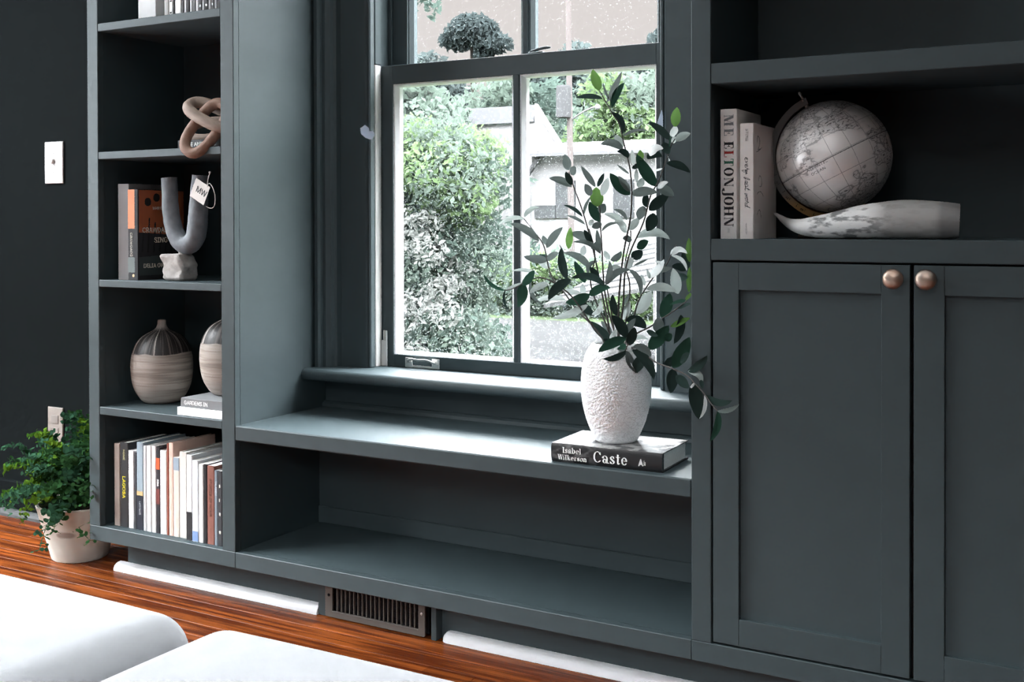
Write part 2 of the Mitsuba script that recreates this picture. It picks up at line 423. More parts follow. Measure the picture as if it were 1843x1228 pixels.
CLAYGREY = princ('clay_charcoal_grey', proc(lambda p, n, uv: mix((.10, .112, .125), (.21, .225, .24), fbm(p.x * 70, p.y * 70, p.z * 45, 4))), .7, .3)
LINKWOOD = princ('wood_link', proc(lambda p, n, uv: mix((.17, .12, .095), (.33, .265, .22), fbm(p.x * 50 + p.z * 60, p.y * 160, p.z * 40, 4))), .6, .3)
LINKRED = princ('wood_link_reddish', proc(lambda p, n, uv: mix((.15, .078, .052), (.25, .165, .125), fbm(p.x * 40, p.y * 120, p.z * 50, 3))), .6, .3)
SOIL = princ('soil', (.03, .024, .018), .95, .1)
PAGES = princ('paper_pages', proc(lambda p, n, uv: mix((.80, .79, .76), (.60, .585, .56), noise(p.x * 900, p.y * 900, p.z * 900))), .9, .1)


def leaf_mat(key, top, back, trans):
    mat(key, type='principledthin', base_color={'type': 'rgb', 'value': list(top)}, roughness=.42, diff_trans=trans, eta=1.45)


leaf_mat('leaf_dark', (.020, .034, .030), None, .12)
leaf_mat('leaf_evergreen', (.017, .044, .030), None, .18)
leaf_mat('leaf_grey_backlit', (.105, .128, .122), None, .35)  # grey, pale and white tones hold backlight and pale undersides in the colour
leaf_mat('leaf_pale_backlit', (.30, .34, .325), None, .55)
leaf_mat('leaf_white_backlit', (.60, .64, .63), None, .7)
leaf_mat('leaf_fresh', (.085, .165, .045), None, .9)
mat('dust_veil', type='principledthin', base_color={'type': 'rgb', 'value': [.66, .70, .69]}, roughness=.9, diff_trans=1.5, eta=1.3)
leaf_mat('stem_grey', (.085, .082, .078), None, .0)

# ---------------------------------------------------------------- the room
S = 'structure'
WX0, WX1 = .66, 1.494                      # window opening
TOP = 2.45
LX = -1.55                                 # left wall
wall = cat_mesh(plain(LX, .25, .325, .50, 0, 2.75), plain(.25, WX0 - .02, .362, .50, 0, 2.75), plain(WX1 + .02, 4.6, .362, .50, 0, 2.75),
                plain(WX0 - .02, WX1 + .02, .362, .50, 0, .527), plain(WX0 - .02, WX1 + .02, .362, .50, 2.33, 2.75))
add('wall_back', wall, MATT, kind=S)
add('ceiling', plain(-1.75, 4.8, -4.2, .56, 2.75, 2.85), CEIL, kind=S)
# the rest of the room stands outside the frame: a wide glazed side on the left, a high window added opposite to brighten the right side, a closed wall on the right

add('wall_left', cat_mesh(plain(LX - .2, LX, -.25, .50, 0, 2.75), plain(LX - .2, LX, -4.4, -2.75, 0, 2.75), plain(LX - .2, LX, -2.75, -.25, 0, .62), plain(LX - .2, LX, -2.75, -.25, 2.70, 2.75),
                          plain(LX - .14, LX - .06, -1.61, -1.56, .62, 2.70)), MATT, kind=S)
add('wall_right', plain(4.6, 4.8, -4.4, .50, 0, 2.75), MATT, kind=S)
add('wall_front', cat_mesh(plain(LX, 1.2, -4.4, -4.2, 0, 2.75), plain(2.9, 4.6, -4.4, -4.2, 0, 2.75), plain(1.2, 2.9, -4.4, -4.2, 0, 1.75), plain(1.2, 2.9, -4.4, -4.2, 2.58, 2.75)), MATT, kind=S)
add('floor', plain(LX - .2, 4.8, -4.2, .36, -.12, -.012), WOOD, kind=S)
W = .0572
for r in range(-20, 7):                    # strip boards along the wall, in the part that shows; beyond it longer and wider sheets of the same boards
    cuts = [LX, -.55 + .37 * ((r * 7) % 3), .62 + .31 * ((r * 5) % 4), 2.9]
    for a, b in zip(cuts, cuts[1:]):
        add('floor__plank', bx(a + .0004, b - .0004, r * W + .0003, (r + 1) * W - .0003, -.013, -.00015 * ((r * 3) % 2), .0005), WOOD)
for i, (x0, x1, y0, y1) in enumerate([(LX, 4.6, -4.2, -20 * W), (2.9, 4.6, -20 * W, .36)]):
    add('floor__board_field', plain(x0, x1, y0, y1, -.013, -.0004), WOOD)
add('baseboard_back', cat_mesh(bx(LX, -.001, .308, .325, 0, .11, .004)), MATT, kind=S)
add('trim_3', prism([(.308, 0), (.308, .021), (.300, .0195), (.293, .015), (.289, .008), (.288, 0)], 'x', LX, -.004), princ('paint_grey_shoe', (.05, .053, .054), .6, .3), kind=S)


def quarter(y0, y1, h, n=7):
    return [(y1, 0)] + [(y1 - (y1 - y0) * math.sin(a), h * math.cos(a)) for a in np.linspace(0, math.pi / 2, n)]


def shoe(x0, x1, round_left):
    m = prism(quarter(.066, .0885, .0225), 'x', x0, x1)
    if round_left:                         # returned end
        m = cat_mesh(m, lathe([(0, 0), (.0225, 0)] + [(.0225 * math.sin(a), .0225 * math.cos(a)) for a in np.linspace(math.pi / 2, 0, 7)], 32, (x0, .0885, 0)).slice_plane([0, .0885, 0], [0, -1, 0], cap=False).slice_plane([x0, 0, 0], [-1, 0, 0], cap=False))
    return m


add('trim_1', shoe(.022, .715, True), WHITE, smooth=35, kind=S)
add('trim_2', shoe(1.088, 2.49, True), WHITE, smooth=35, kind=S)

# ---------------------------------------------------------------- window
win = 'window_1'
tag(win, kind=S)
# casings with a thick moulded outer band, flat towards the opening
prof = [(.5187, .362), (.5187, .302), (.526, .294), (.536, .294), (.5405, .300), (.5405, .311), (.549, .311), (.553, .314), (.562, .318), (.5655, .327), (.572, .330), (.575, .3455), (.655, .3455), (.6595, .350), (.6595, .362)]
add(win + '__casing', prism(prof, 'z', .558, 2.42), PAINT, smooth=20)
mid = (WX0 + WX1)
add(win + '__casing', prism([(mid - x, y) for x, y in prof][::-1], 'z', .558, 2.42), PAINT, smooth=20)
add(win + '__head_casing', bx(.5187, mid - .5187, .335, .362, 2.42, 2.56), PAINT)
# stool with a round nose, apron and a small moulding on the bench
nose = [(.404, .5295), (.404, .5585)] + [(.260 - .0145 * math.sin(a), .544 + .0145 * math.cos(a)) for a in np.linspace(0, math.pi, 11)]
add(win + '__stool', prism(nose, 'x', .5187, 1.6868), PAINT, smooth=30)
add(win + '__sill', plain(WX0 - .02, WX1 + .02, .404, .54, .527, .556), PAINT)
add(win + '__apron', bx(.5187, 1.6868, .345, .3619, .4488, .5294), PAINT)
add(win + '__base_bead', prism([(.345, .4488), (.345, .4635), (.3385, .462), (.3335, .457), (.332, .4488)], 'x', .5187, 1.6868), PAINT, smooth=30)
# jambs, stops and the vinyl channel that the sashes slide in
for s, x in ((1, WX0), (-1, WX1)):
    add(win + '__jamb', bx(x - s * .02, x, .362, .50, .556, 2.33), PAINT)
    add(win + '__stop', bx(x, x + s * .010, .3475, .3685, .558, 2.33, .003), PAINT)
    add(win + '__channel', bx(x, x + s * .006, .376, .4035, .558, 1.362, .002), LINER)
    add(win + '__channel', bx(x, x + s * .006, .376, .4035, 1.363, 2.33, .002), PAINT)
    add(win + '__parting_bead', bx(x, x + s * .011, .4425, .4525, 1.31, 2.33, .001), PAINT)
    add(win + '__balance_cover', cat_mesh(bx(x + s * .0065, x + s * .0245, .3985, .4035, .5588, .628, .001), bx(x + s * .013, x + s * .0165, .3985, .4035, .628, .654, .0008), bx(x + s * .0185, x + s * .0245, .3985, .4035, .628, .654, .0008)), LINER)
add(win + '__head_jamb', plain(WX0, WX1, .362, .50, 2.33, 2.35), PAINT)


def sash(name, y0, z0, z1, rail_bot, rail_top, stile, mx, white_reveal):
    key = f'{win}__{name}'
    x0, x1 = WX0 + .0035, WX1 - .0035
    yg = y0 + .020
    tag(key)
    y1 = y0 + .036
    gx0, gx1, gz0, gz1 = x0 + stile, x1 - stile, z0 + rail_bot, z1 - rail_top
    add(key + '__stile', bx(x0, gx0, y0, y1, z0, z1, .001), PAINT)
    add(key + '__stile', bx(gx1, x1, y0, y1, z0, z1, .001), PAINT)
    add(key + '__rail', bx(gx0, gx1, y0, y1, z0, gz0, .001), PAINT)
    add(key + '__rail', bx(gx0, gx1, y0, y1, gz1, z1, .001), PAINT)
    b, hw = .010, .0105
    # moulded glazing bead: a slope from the face to the glass, all round each pane
    for px0, px1 in ((gx0, mx - hw), (mx + hw, gx1)):
        o = [(px0, gz0), (px1, gz0), (px1, gz1), (px0, gz1)]
        i = [(px0 + b, gz0 + b * .7), (px1 - b, gz0 + b * .7), (px1 - b, gz1 - b * .7), (px0 + b, gz1 - b * .7)]
        m1 = [(px0 + .003, gz0 + .003), (px1 - .003, gz0 + .003), (px1 - .003, gz1 - .003), (px0 + .003, gz1 - .003)]
        v = [(x, y0 + .004, z) for x, z in o] + [(x, y0 + .006, z) for x, z in m1] + [(x, yg - .002, z) for x, z in i] + [(x, y1 - .002, z) for x, z in i]
        f = []
        for k in range(4):
            n = (k + 1) % 4
            for l in (0, 4, 8):
                f.append((l + k, l + 4 + k, l + 4 + n, l + n))
        add(key + '__bead', (np.array(v), np.array(f)), white_reveal)
        xs = np.array([(px0 + .001, yg, gz0 + .001), (px1 - .001, yg, gz0 + .001), (px1 - .001, yg, gz1 - .001), (px0 + .001, yg, gz1 - .001)])
        add(key + '__pane', (xs, np.array([[0, 1, 2, 3]])), 'glass')
        n_ = 9000 if z0 < 1 else 2500       # the dust and dried drops on the outside of the pane, thicker towards its foot; spread all over to veil the view like haze
        sx_, sz_ = RNG.uniform(px0 + .003, px1 - .003, n_), gz0 + .003 + (gz1 - gz0 - .006) * RNG.random(n_) ** (1.25 if z0 < 1 else 1)
        h_ = RNG.uniform(.00022, .00048, n_) * np.where((RNG.random(n_) < .03) & (sz_ < gz0 + .12), 2.2, 1)
        c_ = np.stack([sx_, np.full(n_, yg + .0012), sz_], 1)
        q_ = np.stack([c_ + h_[:, None] * np.array(o_) for o_ in ((-1, 0, -1), (1, 0, -1), (1, 0, 1), (-1, 0, 1))], 1).reshape(-1, 3)
        add(key + '__dust_veil', (q_, np.arange(n_)[:, None] * 4 + np.array([[0, 1, 2, 3]])), 'dust_veil', kind='stuff')
    add(key + '__muntin', prism([(mx - hw, yg - .003), (mx - hw, y0 + .006), (mx - hw * .55, y0 + .002), (mx + hw * .55, y0 + .002), (mx + hw, y0 + .006), (mx + hw, yg - .003), (mx + hw * .8, y1), (mx - hw * .8, y1)], 'z', gz0, gz1), PAINT)
    return key


mx = (WX0 + WX1) / 2
low = sash('lower_sash', .405, .5590, 1.3610, .0325, .0500, .0385, mx, WHITE)  # white beads put the outside light on the reveals into the colour
up = sash('upper_sash', .4535, 1.3130, 2.33, .0470, .050, .0520, mx, PAINT)
# bar lift on the bottom rail, cam lock on the meeting rail
lift = low + '__sash_lift'
pl = cat_mesh(bx(.7415, .7655, .4015, .4045, .5595, .5860, .001), bx(.8255, .8495, .4015, .4045, .5595, .5860, .001), bx(.7655, .8255, .402, .4045, .5595, .566, .001))
arcp = [(.7560, .4015, .5745), (.7575, .392, .578), (.764, .388, .5815), (.7955, .387, .5825), (.827, .388, .5815), (.8335, .392, .578), (.835, .4015, .5745)]
add(lift, cat_mesh(pl, tube(spline(arcp, 28), .0042, 10, .6), *[trimesh.creation.icosphere(1, .0022).apply_translation((x, .401, .572)) for x in (.7465, .8445)]), NICKEL, smooth=35)
add(low + '__sash_lock', cat_mesh(bx(1.110, 1.150, .409, .430, 1.3611, 1.365, .001), tube(spline([(1.107, .418, 1.366), (1.125, .417, 1.3695), (1.150, .416, 1.3735), (1.170, .415, 1.3735)], 14), [.0022] * 2 + [.0036] * 10 + [.003, .0015], 10)), PAINT, smooth=40)

# pale blue tape tabs left on the stops
TAPE = princ('tape_blue', (.52, .62, .76), .5, .3)


def tape(x, y, z, outline, label):
    """A torn strip, stuck by one end and curling into the room."""
    m = extrude(Polygon(outline).buffer(.002).buffer(-.001), .0009)
    m = m.subdivide_to_size(.004)
    v = np.array(m.vertices)
    v[:, 2] += .010 * np.clip((v[:, 0] + .012) / .04, 0, 1) ** 2
    m.vertices = v
    add('tape_tab', placed(m, (.90, .42, 0), (0, 0, 1), (.42, -.90, 0), (x, y, z)), TAPE, smooth=40, label=label, cat='tape')


tape(.668, .338, 1.178, [(-.018, .012), (-.006, .020), (.004, .012), (.006, .003), (.016, .004), (.020, -.006), (.012, -.018), (-.004, -.012), (-.016, -.002)], 'crumpled pale blue tape tab on the left window stop, below the meeting rail')
tape(1.488, .338, 1.178, [(-.006, -.014), (.002, .010), (.004, .016), (.006, .004), (.006, -.020)], 'pale blue tape sliver on the right window stop, behind the olive leaves')

# ---------------------------------------------------------------- the built-in: bookcase, window bench, cupboard
XT1, XT2, XT3, XR1, XR2 = .041, .4756, .5185, 1.687, 1.7265
FB, FT = .1005, .1399                       # bottom rail
D = .320
bc = thing('bookcase', 'tall slate painted bookcase left of the window, its open shelves holding books and gourds', 'bookcase')
add(bc + '__stile', bx(0, XT1, 0, .02, FT, TOP), PAINT)
add(bc + '__stile', bx(XT2, XT3, 0, .02, FT, TOP), PAINT)
add(bc + '__bottom_rail', bx(0, XT3, 0, .02, FB, FT), PAINT)
add(bc + '__side_panel', plain(0, XT1 - .004, .02, D, FB, TOP), PAINT)
add(bc + '__side_panel', plain(XT2 + .004, XT3 - .0003, .02, .361, FB, TOP), PAINT)
add(bc + '__back_panel', plain(XT1 - .004, XT2 + .004, D - .012, D, FB, TOP), PAINT)
add(bc + '__bottom', plain(XT1 - .004, XT2 + .004, .02, D - .012, FT - .02, FT), PAINT)
for z0, z1 in ((1.4479, 1.4686), (1.111, 1.1303), (.7743, .7931), (.4367, .4571), (1.80, 1.82), (2.15, 2.17)):
    add(bc + '__shelf', bx(XT1, XT2, 0.0004, D - .012, z0, z1, .0012), PAINT)
add(bc + '__top', plain(0, XT3, 0, D, TOP, TOP + .03), PAINT)
add(bc + '__toe_kick', plain(.046, XT3, .0885, .10, 0, FB), PAINT)

bn = thing('window_bench', 'low slate painted window bench with an open cubby under its seat', 'bench')
add(bn + '__seat', bx(XT3, XR1, 0, .361, .4123, .4486, .0025), PAINT)
add(bn + '__bottom_rail', bx(XT3, XR1, 0, .02, FB, FT), PAINT)
add(bn + '__cubby_floor', plain(XT3, XR1, .02, D, FT - .02, FT), PAINT)
add(bn + '__back_panel', plain(XT3, XR1, D, D + .012, FB, .4123), PAINT)
add(bn + '__back_strip', bx(XT3, XR1, D - .006, D, FT, .185, .002), PAINT)
add(bn + '__toe_kick', plain(XT3, .735, .0885, .10, 0, FB), PAINT)
add(bn + '__toe_kick', plain(1.060, XR1, .0885, .10, 0, FB), PAINT)
add(bn + '__toe_block', bx(.716, .741, .072, .10, 0, FB, .001), PAINT)
add(bn + '__toe_block', bx(1.0445, 1.0585, .066, .10, 0, FB, .001), PAINT)

cb = thing('cupboard', 'slate painted cupboard right of the window with panelled doors below an open shelf', 'cabinet')
XE = 2.4905
add(cb + '__stile', bx(XR1, XR2, 0, .02, FT, TOP), PAINT)
add(cb + '__stile', bx(XE - .0375, XE, 0, .02, FT, TOP), PAINT)
add(cb + '__bottom_rail', bx(XR1, XE, 0, .02, FB, FT), PAINT)
add(cb + '__counter', bx(XR2, XE - .0375, 0, D - .012, .8695, .91, .0015), PAINT)
add(cb + '__shelf', bx(XR2, XE - .0375, .0004, D - .012, 1.2032, 1.2422, .0015), PAINT)
add(cb + '__shelf', bx(XR2, XE - .0375, .0004, D - .012, 1.62, 1.65, .0015), PAINT)
add(cb + '__side_panel', plain(XR1 + .0003, XR2 - .002, .02, .361, FB, TOP), PAINT)
add(cb + '__side_panel', plain(XE - .0355, XE, .02, .361, FB, TOP), PAINT)
add(cb + '__back_panel', plain(XR2 - .002, XE - .0355, D - .012, D, FB, TOP), PAINT)
add(cb + '__top', plain(XR1, XE, 0, D, TOP, TOP + .03), PAINT)
add(cb + '__toe_kick', plain(XR1, XE, .0885, .10, 0, FB), PAINT)
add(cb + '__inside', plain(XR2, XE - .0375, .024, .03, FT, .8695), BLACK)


def door(x0, x1, knob_x, label=None):
    k = fresh(cb + '__door')
    tag(k, label)
    z0, z1, y0, y1 = .1440, .8660, .0006, .0212
    sl, sr = (.0505, .0485)
    add(k + '__stile', bx(x0, x0 + sl, y0, y1, z0, z1, .0009), PAINT)
    add(k + '__stile', bx(x1 - sr, x1, y0, y1, z0, z1, .0009), PAINT)
    add(k + '__rail', bx(x0 + sl, x1 - sr, y0, y1, z1 - .0515, z1, .0006), PAINT)
    add(k + '__rail', bx(x0 + sl, x1 - sr, y0, y1, z0, z0 + .0505, .0006), PAINT)
    add(k + '__panel', plain(x0 + sl - .004, x1 - sr + .004, y0 + .0105, y1 - .003, z0 + .046, z1 - .047), PAINT)
    kp = [(0, .0), (.0075, 0), (.0065, .004), (.0058, .010), (.0072, .0135), (.0135, .0165), (.0172, .0205), (.0178, .0245), (.0165, .0282), (.0125, .0312), (.006, .0328), (0, .0332)]
    km = placed(lathe(kp, 40), (1, 0, 0), (0, 0, 1), (0, -1, 0), (knob_x, y0, .8425))
    add(k + '__knob', km, KNOB, smooth=40, label='round brushed copper knob')


door(1.7300, 2.0868, 2.0625)
door(2.0932, 2.4495, 2.1165)

# ---------------------------------------------------------------- floor register in the toe space
vt = thing('floor_register', 'bronze grey metal air register with upright fins in the toe space below the bench', 'air vent')
fr = Polygon([(.7425, .0035), (1.028, .0035), (1.028, .099), (.7425, .099)]).buffer(-.004).buffer(.004, 6).difference(sbox(.764, .0185, 1.0105, .088))
add(vt + '__frame', prism(fr, 'y', .0655, .0705), VENT)
for k in range(20):
    x = .764 + (k + .5) * .2465 / 20 + .0055
    add(vt + '__fin', bx(x - .0013, x + .0013, .0685, .074, .0185, .088, 0), VENT)
add(vt + '__lip', bx(.762, 1.0125, .064, .0655, .0155, .0188, .0006), VENT)
for x in (.7535, 1.0195):
    add(vt + '__screw', placed(lathe([(0, 0), (.0036, 0), (.0032, .0012), (0, .0018)], 14), (1, 0, 0), (0, 0, 1), (0, -1, 0), (x, .0655, .055)), BLACK if x < .9 else NICKEL, smooth=True)
add(vt + '__duct', plain(.745, 1.026, .0868, .0885, .003, .0995), BLACK)

# ---------------------------------------------------------------- plates on the dark wall
sw = thing('light_switch', 'white light switch plate on the dark wall left of the bookcase', 'light switch')
sx, sz = -.540, 1.1335
add(sw + '__plate', roundbox(sx - .0425, sx + .0425, .3185, .3248, sz - .066, sz + .066, .003, 5), PLATE, smooth=40)
add(sw + '__toggle', bx(sx - .0045, sx + .0045, .309, .3186, sz - .004, sz + .011, .002), PLATE)
add(sw + '__slot', bx(sx - .0055, sx + .0055, .3178, .319, sz - .013, sz + .013, .0004), flat((.42, .41, .40)))
for dz in (-.03, .03):
    add(sw + '__screw', placed(lathe([(0, 0), (.0035, 0), (.003, .001), (0, .0014)], 14), (1, 0, 0), (0, 0, 1), (0, -1, 0), (sx, .3184, sz + dz)), flat((.5, .49, .48)), smooth=True)
ot = thing('wall_outlet', 'outlet plate low on the dark wall, half hidden by the fern', 'outlet')
ox, oz = -.540, .305
add(ot + '__plate', roundbox(ox - .0355, ox + .0355, .3185, .3248, oz - .058, oz + .058, .003, 5), flat((.21, .185, .165)), smooth=40)  # a white plate like the switch, its dimmer light put into the colour
for dz in (-.02, .02):
    add(ot + '__socket', bx(ox - .0165, ox + .0165, .3165, .3187, oz + dz - .0135, oz + dz + .0135, .004), flat((.18, .16, .145)))

# ---------------------------------------------------------------- ottomans
for x0, x1, lab in ((.36, 1.2905, 'white upholstered ottoman at the lower left corner of the photo'), (1.3195, 2.30, 'white upholstered ottoman with its corner nearest the air register, right one of the pair')):
    ot = thing('ottoman', lab, 'ottoman', 'white ottomans in front of the bench')
    add(ot + '__cushion', roundbox(x0, x1, -1.74, -.872, .20, .397, .058, 12, .012), FABRIC, smooth=60)
    add(ot + '__base', bx(x0 + .02, x1 - .02, -1.72, -.892, .07, .215, .01), FABRIC)
    for fx in (x0 + .08, x1 - .08):
        for fy in (-1.66, -.95):
            add(ot + '__foot', lathe([(0, 0), (.016, 0), (.022, .075), (0, .075)], 16, (fx, fy, 0)), flat((.10, .06, .035)))


# ---------------------------------------------------------------- books
def spine_text(key, mesh, col, name='lettering'):
    add(key + '__' + name, mesh, flat(col))


def down(mesh, x, y, z):
    """Lettering that runs down a spine facing the room."""
    return placed(mesh, (0, 0, -1), (1, 0, 0), (0, -1, 0), (x, y, z))


def book(label, x0, x1, y0, depth, z0, h, cover, group=None, pages=None, soft=False, lean=0.0):
    """A book standing on its tail, its spine towards the room at y0."""
    k = thing('book', label, 'book', group)
    t = .0016 if not soft else .0007
    e = .0025 if not soft else 0.0
    out = sbox(x0, y0, x1, y0 + depth)
    n = Polygon([(x0, y0 + .002), (x0 + .0012, y0 + .0004), (x0 + (x1 - x0) * .3, y0), (x1 - (x1 - x0) * .3, y0), (x1 - .0012, y0 + .0004), (x1, y0 + .002), (x1, y0 + depth), (x1 - t, y0 + depth), (x1 - t, y0 + .004), (x0 + t, y0 + .004), (x0 + t, y0 + depth), (x0, y0 + depth)])
    c = prism(n, 'z', z0, z0 + h)
    p = plain(x0 + t, x1 - t, y0 + .004, y0 + depth - e, z0 + e, z0 + h - e)
    if lean:
        R_ = trimesh.transformations.rotation_matrix(lean, [0, 1, 0], [x0, y0, z0])
        c.apply_transform(R_)
        p.apply_transform(R_)
    add(k + '__cover', c, flat(cover))
    add(k + '__pages', p, pages or PAGES)
    return k


ZF = FT
B = [  # x0, x1, height, depth, colour of the spine, label
    (.0625, .0835, .218, .14, (.30, .25, .22), 'worn brown book with a streaked spine, leftmost on the lowest bookcase shelf'),
    (.0845, .1150, .223, .15, (.030, .030, .032), 'charcoal book with yellow lettering down its spine on the lowest shelf'),
    (.1163, .1362, .204, .13, (.80, .80, .79), 'white paperback between the charcoal book with yellow lettering and the blue grey book'),
    (.1370, .1465, .201, .13, (.04, .045, .05), 'thin dark book between the first white paperback and the blue grey book'),
    (.1472, .1712, .229, .15, (.24, .30, .34), 'blue grey book with a tan band and dark foot on the lowest shelf'),
    (.1720, .1832, .222, .15, (.42, .42, .42), 'pale grey book right of the blue grey book with the tan band'),
    (.1840, .1998, .223, .15, (.80, .80, .80), 'white book right of the pale grey book on the lowest shelf'),
    (.2024, .2180, .225, .15, (.74, .72, .70), 'off white book left of the black book with the orange red block'),
    (.2186, .2320, .223, .15, (.022, .022, .026), 'black book with an orange red block near its top'),
    (.2328, .2560, .216, .14, (.82, .81, .79), 'wide white book between the black book with the red block and the rust red book'),
    (.2568, .2640, .236, .15, (.22, .07, .045), 'thin rust red book next to the wide white book'),
    (.2646, .2800, .238, .15, (.62, .43, .36), 'pinkish beige book, tallest on the lowest shelf'),
    (.2806, .3012, .203, .13, (.55, .49, .43), 'beige book with a blue grey top on the lowest shelf'),
    (.3022, .3268, .219, .15, (.70, .66, .61), 'cream book between the beige book with a blue grey top and the dotted black book'),
    (.3274, .3342, .214, .15, (.02, .02, .022), 'thin black book with white dots along its spine'),
    (.3348, .3538, .216, .15, (.78, .79, .80), 'white book with a black foot on the lowest shelf'),
    (.3546, .3748, .204, .15, (.80, .83, .86), 'white book with a blue band at its foot'),
    (.3772, .3922, .197, .15, (.84, .84, .83), 'narrow white book left of the plain black book'),
    (.3928, .4050, .198, .15, (.014, .014, .016), 'plain black book left of the brick red book'),
    (.4058, .4296, .196, .15, (.20, .082, .062), 'brick red book near the right end of the lowest shelf'),
    (.4302, .4408, .187, .15, (.17, .20, .23), 'slate blue book right of the brick red book'),
    (.4414, .4560, .186, .15, (.035, .036, .04), 'dark book with pale flecks, rightmost on the lowest bookcase shelf'),
]
G1 = 'books on the lowest bookcase shelf'
YB = .028
bk = []
for i, (x0, x1, h, dp, col, lab) in enumerate(B):
    y = YB if i < 15 else .02
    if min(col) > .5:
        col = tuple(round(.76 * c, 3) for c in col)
    bk.append(book(lab, x0, x1, y, dp, ZF, h, col, G1, soft=h < .21))


def band(k, x0, x1, y, z0, z1, col, name='band'):
    add(k + '__' + name, plain(x0 + .0006, x1 - .0006, y - .0003, y + .002, z0, z1), flat(col))


yb = YB
m = meshkit.text_mesh('LAGOSA', .0105, .0004, bold=True)
spine_text(bk[1], down(m, .0950, yb - .0003, ZF + .135), (.62, .52, .03))
spine_text(bk[1], down(meshkit.text_mesh('HOME', .007, .0004), .0975, yb - .0003, ZF + .205), (.40, .38, .20))
band(bk[4], .1472, .1712, yb, ZF + .090, ZF + .101, (.50, .34, .16))
band(bk[4], .1472, .1712, yb, ZF + .0005, ZF + .090, (.018, .022, .032), 'foot_band')
spine_text(bk[4], down(meshkit.text_mesh('LETTERS', .006, .0004), .157, yb - .0006, ZF + .075), (.45, .47, .5))
band(bk[8], .2186, .2320, yb, ZF + .165, ZF + .195, (.62, .09, .03))
band(bk[8], .2186, .2320, yb, ZF + .075, ZF + .115, (.14, .035, .03), 'band')
spine_text(bk[8], down(meshkit.text_mesh('FIRE', .006, .0004, bold=True), .2225, yb - .0004, ZF + .140), (.75, .75, .75))
band(bk[12], .2806, .3012, yb, ZF + .170, ZF + .2025, (.24, .29, .34))
for k in range(9):
    add(bk[14] + '__dot', bx(.3292, .3322, yb - .0006, yb + .001, ZF + .03 + .0185 * k, ZF + .0335 + .0185 * k, .0003), flat((.75, .75, .75)))
band(bk[15], .3348, .3538, .02, ZF + .0005, ZF + .072, (.02, .02, .022), 'foot_band')
band(bk[16], .3546, .3748, .02, ZF + .001, ZF + .026, (.16, .24, .42))
spine_text(bk[19], down(meshkit.text_mesh('STORIES OF HOME', .0075, .0004), .4145, .0196, ZF + .165), (.10, .04, .03))
spine_text(bk[20], down(meshkit.text_mesh('ISLANDS', .006, .0004), .4335, .0196, ZF + .160), (.62, .66, .70))
for k, (dz, w_) in enumerate(((.145, .004), (.11, .003), (.075, .005), (.03, .006))):
    add(bk[21] + '__fleck', bx(.4465, .4465 + w_, .0194, .021, ZF + dz, ZF + dz + .008, .0005), flat((.62, .60, .56)))

# two books lying under the second gourd
Zs = .4571
k = thing('book', 'white book lying flat at the bottom of the pair under the second gourd', 'book')
add(k + '__cover', bx(.314, .4705, .012, .155, Zs, Zs + .0015, .0005), flat((.86, .86, .86)))
add(k + '__cover', bx(.314, .4705, .012, .155, Zs + .0185, Zs + .020, .0005), flat((.86, .86, .86)))
add(k + '__spine', bx(.314, .4705, .0105, .0125, Zs, Zs + .020, .0008), flat((.86, .86, .86)))
add(k + '__pages', plain(.316, .469, .0125, .152, Zs + .0015, Zs + .0185), PAGES)
k = thing('book', 'grey book with pale lettering lying on the white book under the second gourd', 'book')
add(k + '__cover', bx(.320, .4700, .018, .16, Zs + .0203, Zs + .0220, .0005), flat((.17, .175, .18)))
add(k + '__cover', bx(.320, .4700, .018, .16, Zs + .0415, Zs + .0432, .0005), flat((.17, .175, .18)))
add(k + '__spine', bx(.320, .4700, .0163, .0182, Zs + .0203, Zs + .0432, .0008), flat((.17, .175, .18)))
add(k + '__pages', plain(.322, .468, .0185, .157, Zs + .0220, Zs + .0415), PAGES)
spine_text(k, placed(meshkit.text_mesh('GARDENS IN', .0095, .0005, bold=True), (1, 0, 0), (0, 0, 1), (0, -1, 0), (.332, .0161, Zs + .0272)), (.72, .72, .72))

# middle shelf: two upright books, the second turned so that its cover shows
Zm = .7931
k = book('tall grey taupe book, left one of two on the middle bookcase shelf', .080, .1215, .030, .165, Zm, .253, (.135, .125, .125))
k = book('orange and black novel right of the tall grey taupe book, its cover facing the window', .1222, .1588, .026, .162, Zm, .238, (.020, .020, .022))
band(k, .1222, .1480, .026, Zm + .135, Zm + .2375, (.58, .20, .10), 'spine_top')
band(k, .1222, .1480, .026, Zm + .020, Zm + .060, (.13, .155, .15), 'spine_foot')
add(k + '__emblem', placed(lathe([(0, 0), (.0042, 0), (0, .0006)], 16), (1, 0, 0), (0, 0, 1), (0, -1, 0), (.142, .0258, Zm + .012)), flat((.60, .40, .24)))
spine_text(k, down(meshkit.text_mesh('CRAWDADS', .008, .0004), .131, .0257, Zm + .125), (.55, .52, .46))
xs = .1588
sky_art = [Polygon([(.030, .125), (.186, .115), (.186, .236), (.030, .236)]), Polygon([(.030, .012), (.186, .012), (.186, .068), (.030, .060)])]
for pg, col, nm in ((sky_art[0], (.30, .082, .035), 'cover_sky'), (sky_art[1], (.035, .045, .045), 'cover_water')):
    add(k + '__' + nm, placed(extrude(pg, .0003), (0, 1, 0), (0, 0, 1), (1, 0, 0), (xs, 0, Zm)), flat(col))
tree_ = unary_union([LineString([(.04 + .02 * i, .075), (.045 + .02 * i, .125 + .012 * ((i * 3) % 4))]).buffer(.0022) for i in range(7)] + [Point(.06 + .03 * i, .205 + .012 * (i % 2)).buffer(.011) for i in range(4)])
add(k + '__cover_marsh', placed(extrude(tree_, .0003), (0, 1, 0), (0, 0, 1), (1, 0, 0), (xs + .0003, 0, Zm)), flat((.012, .014, .014)))
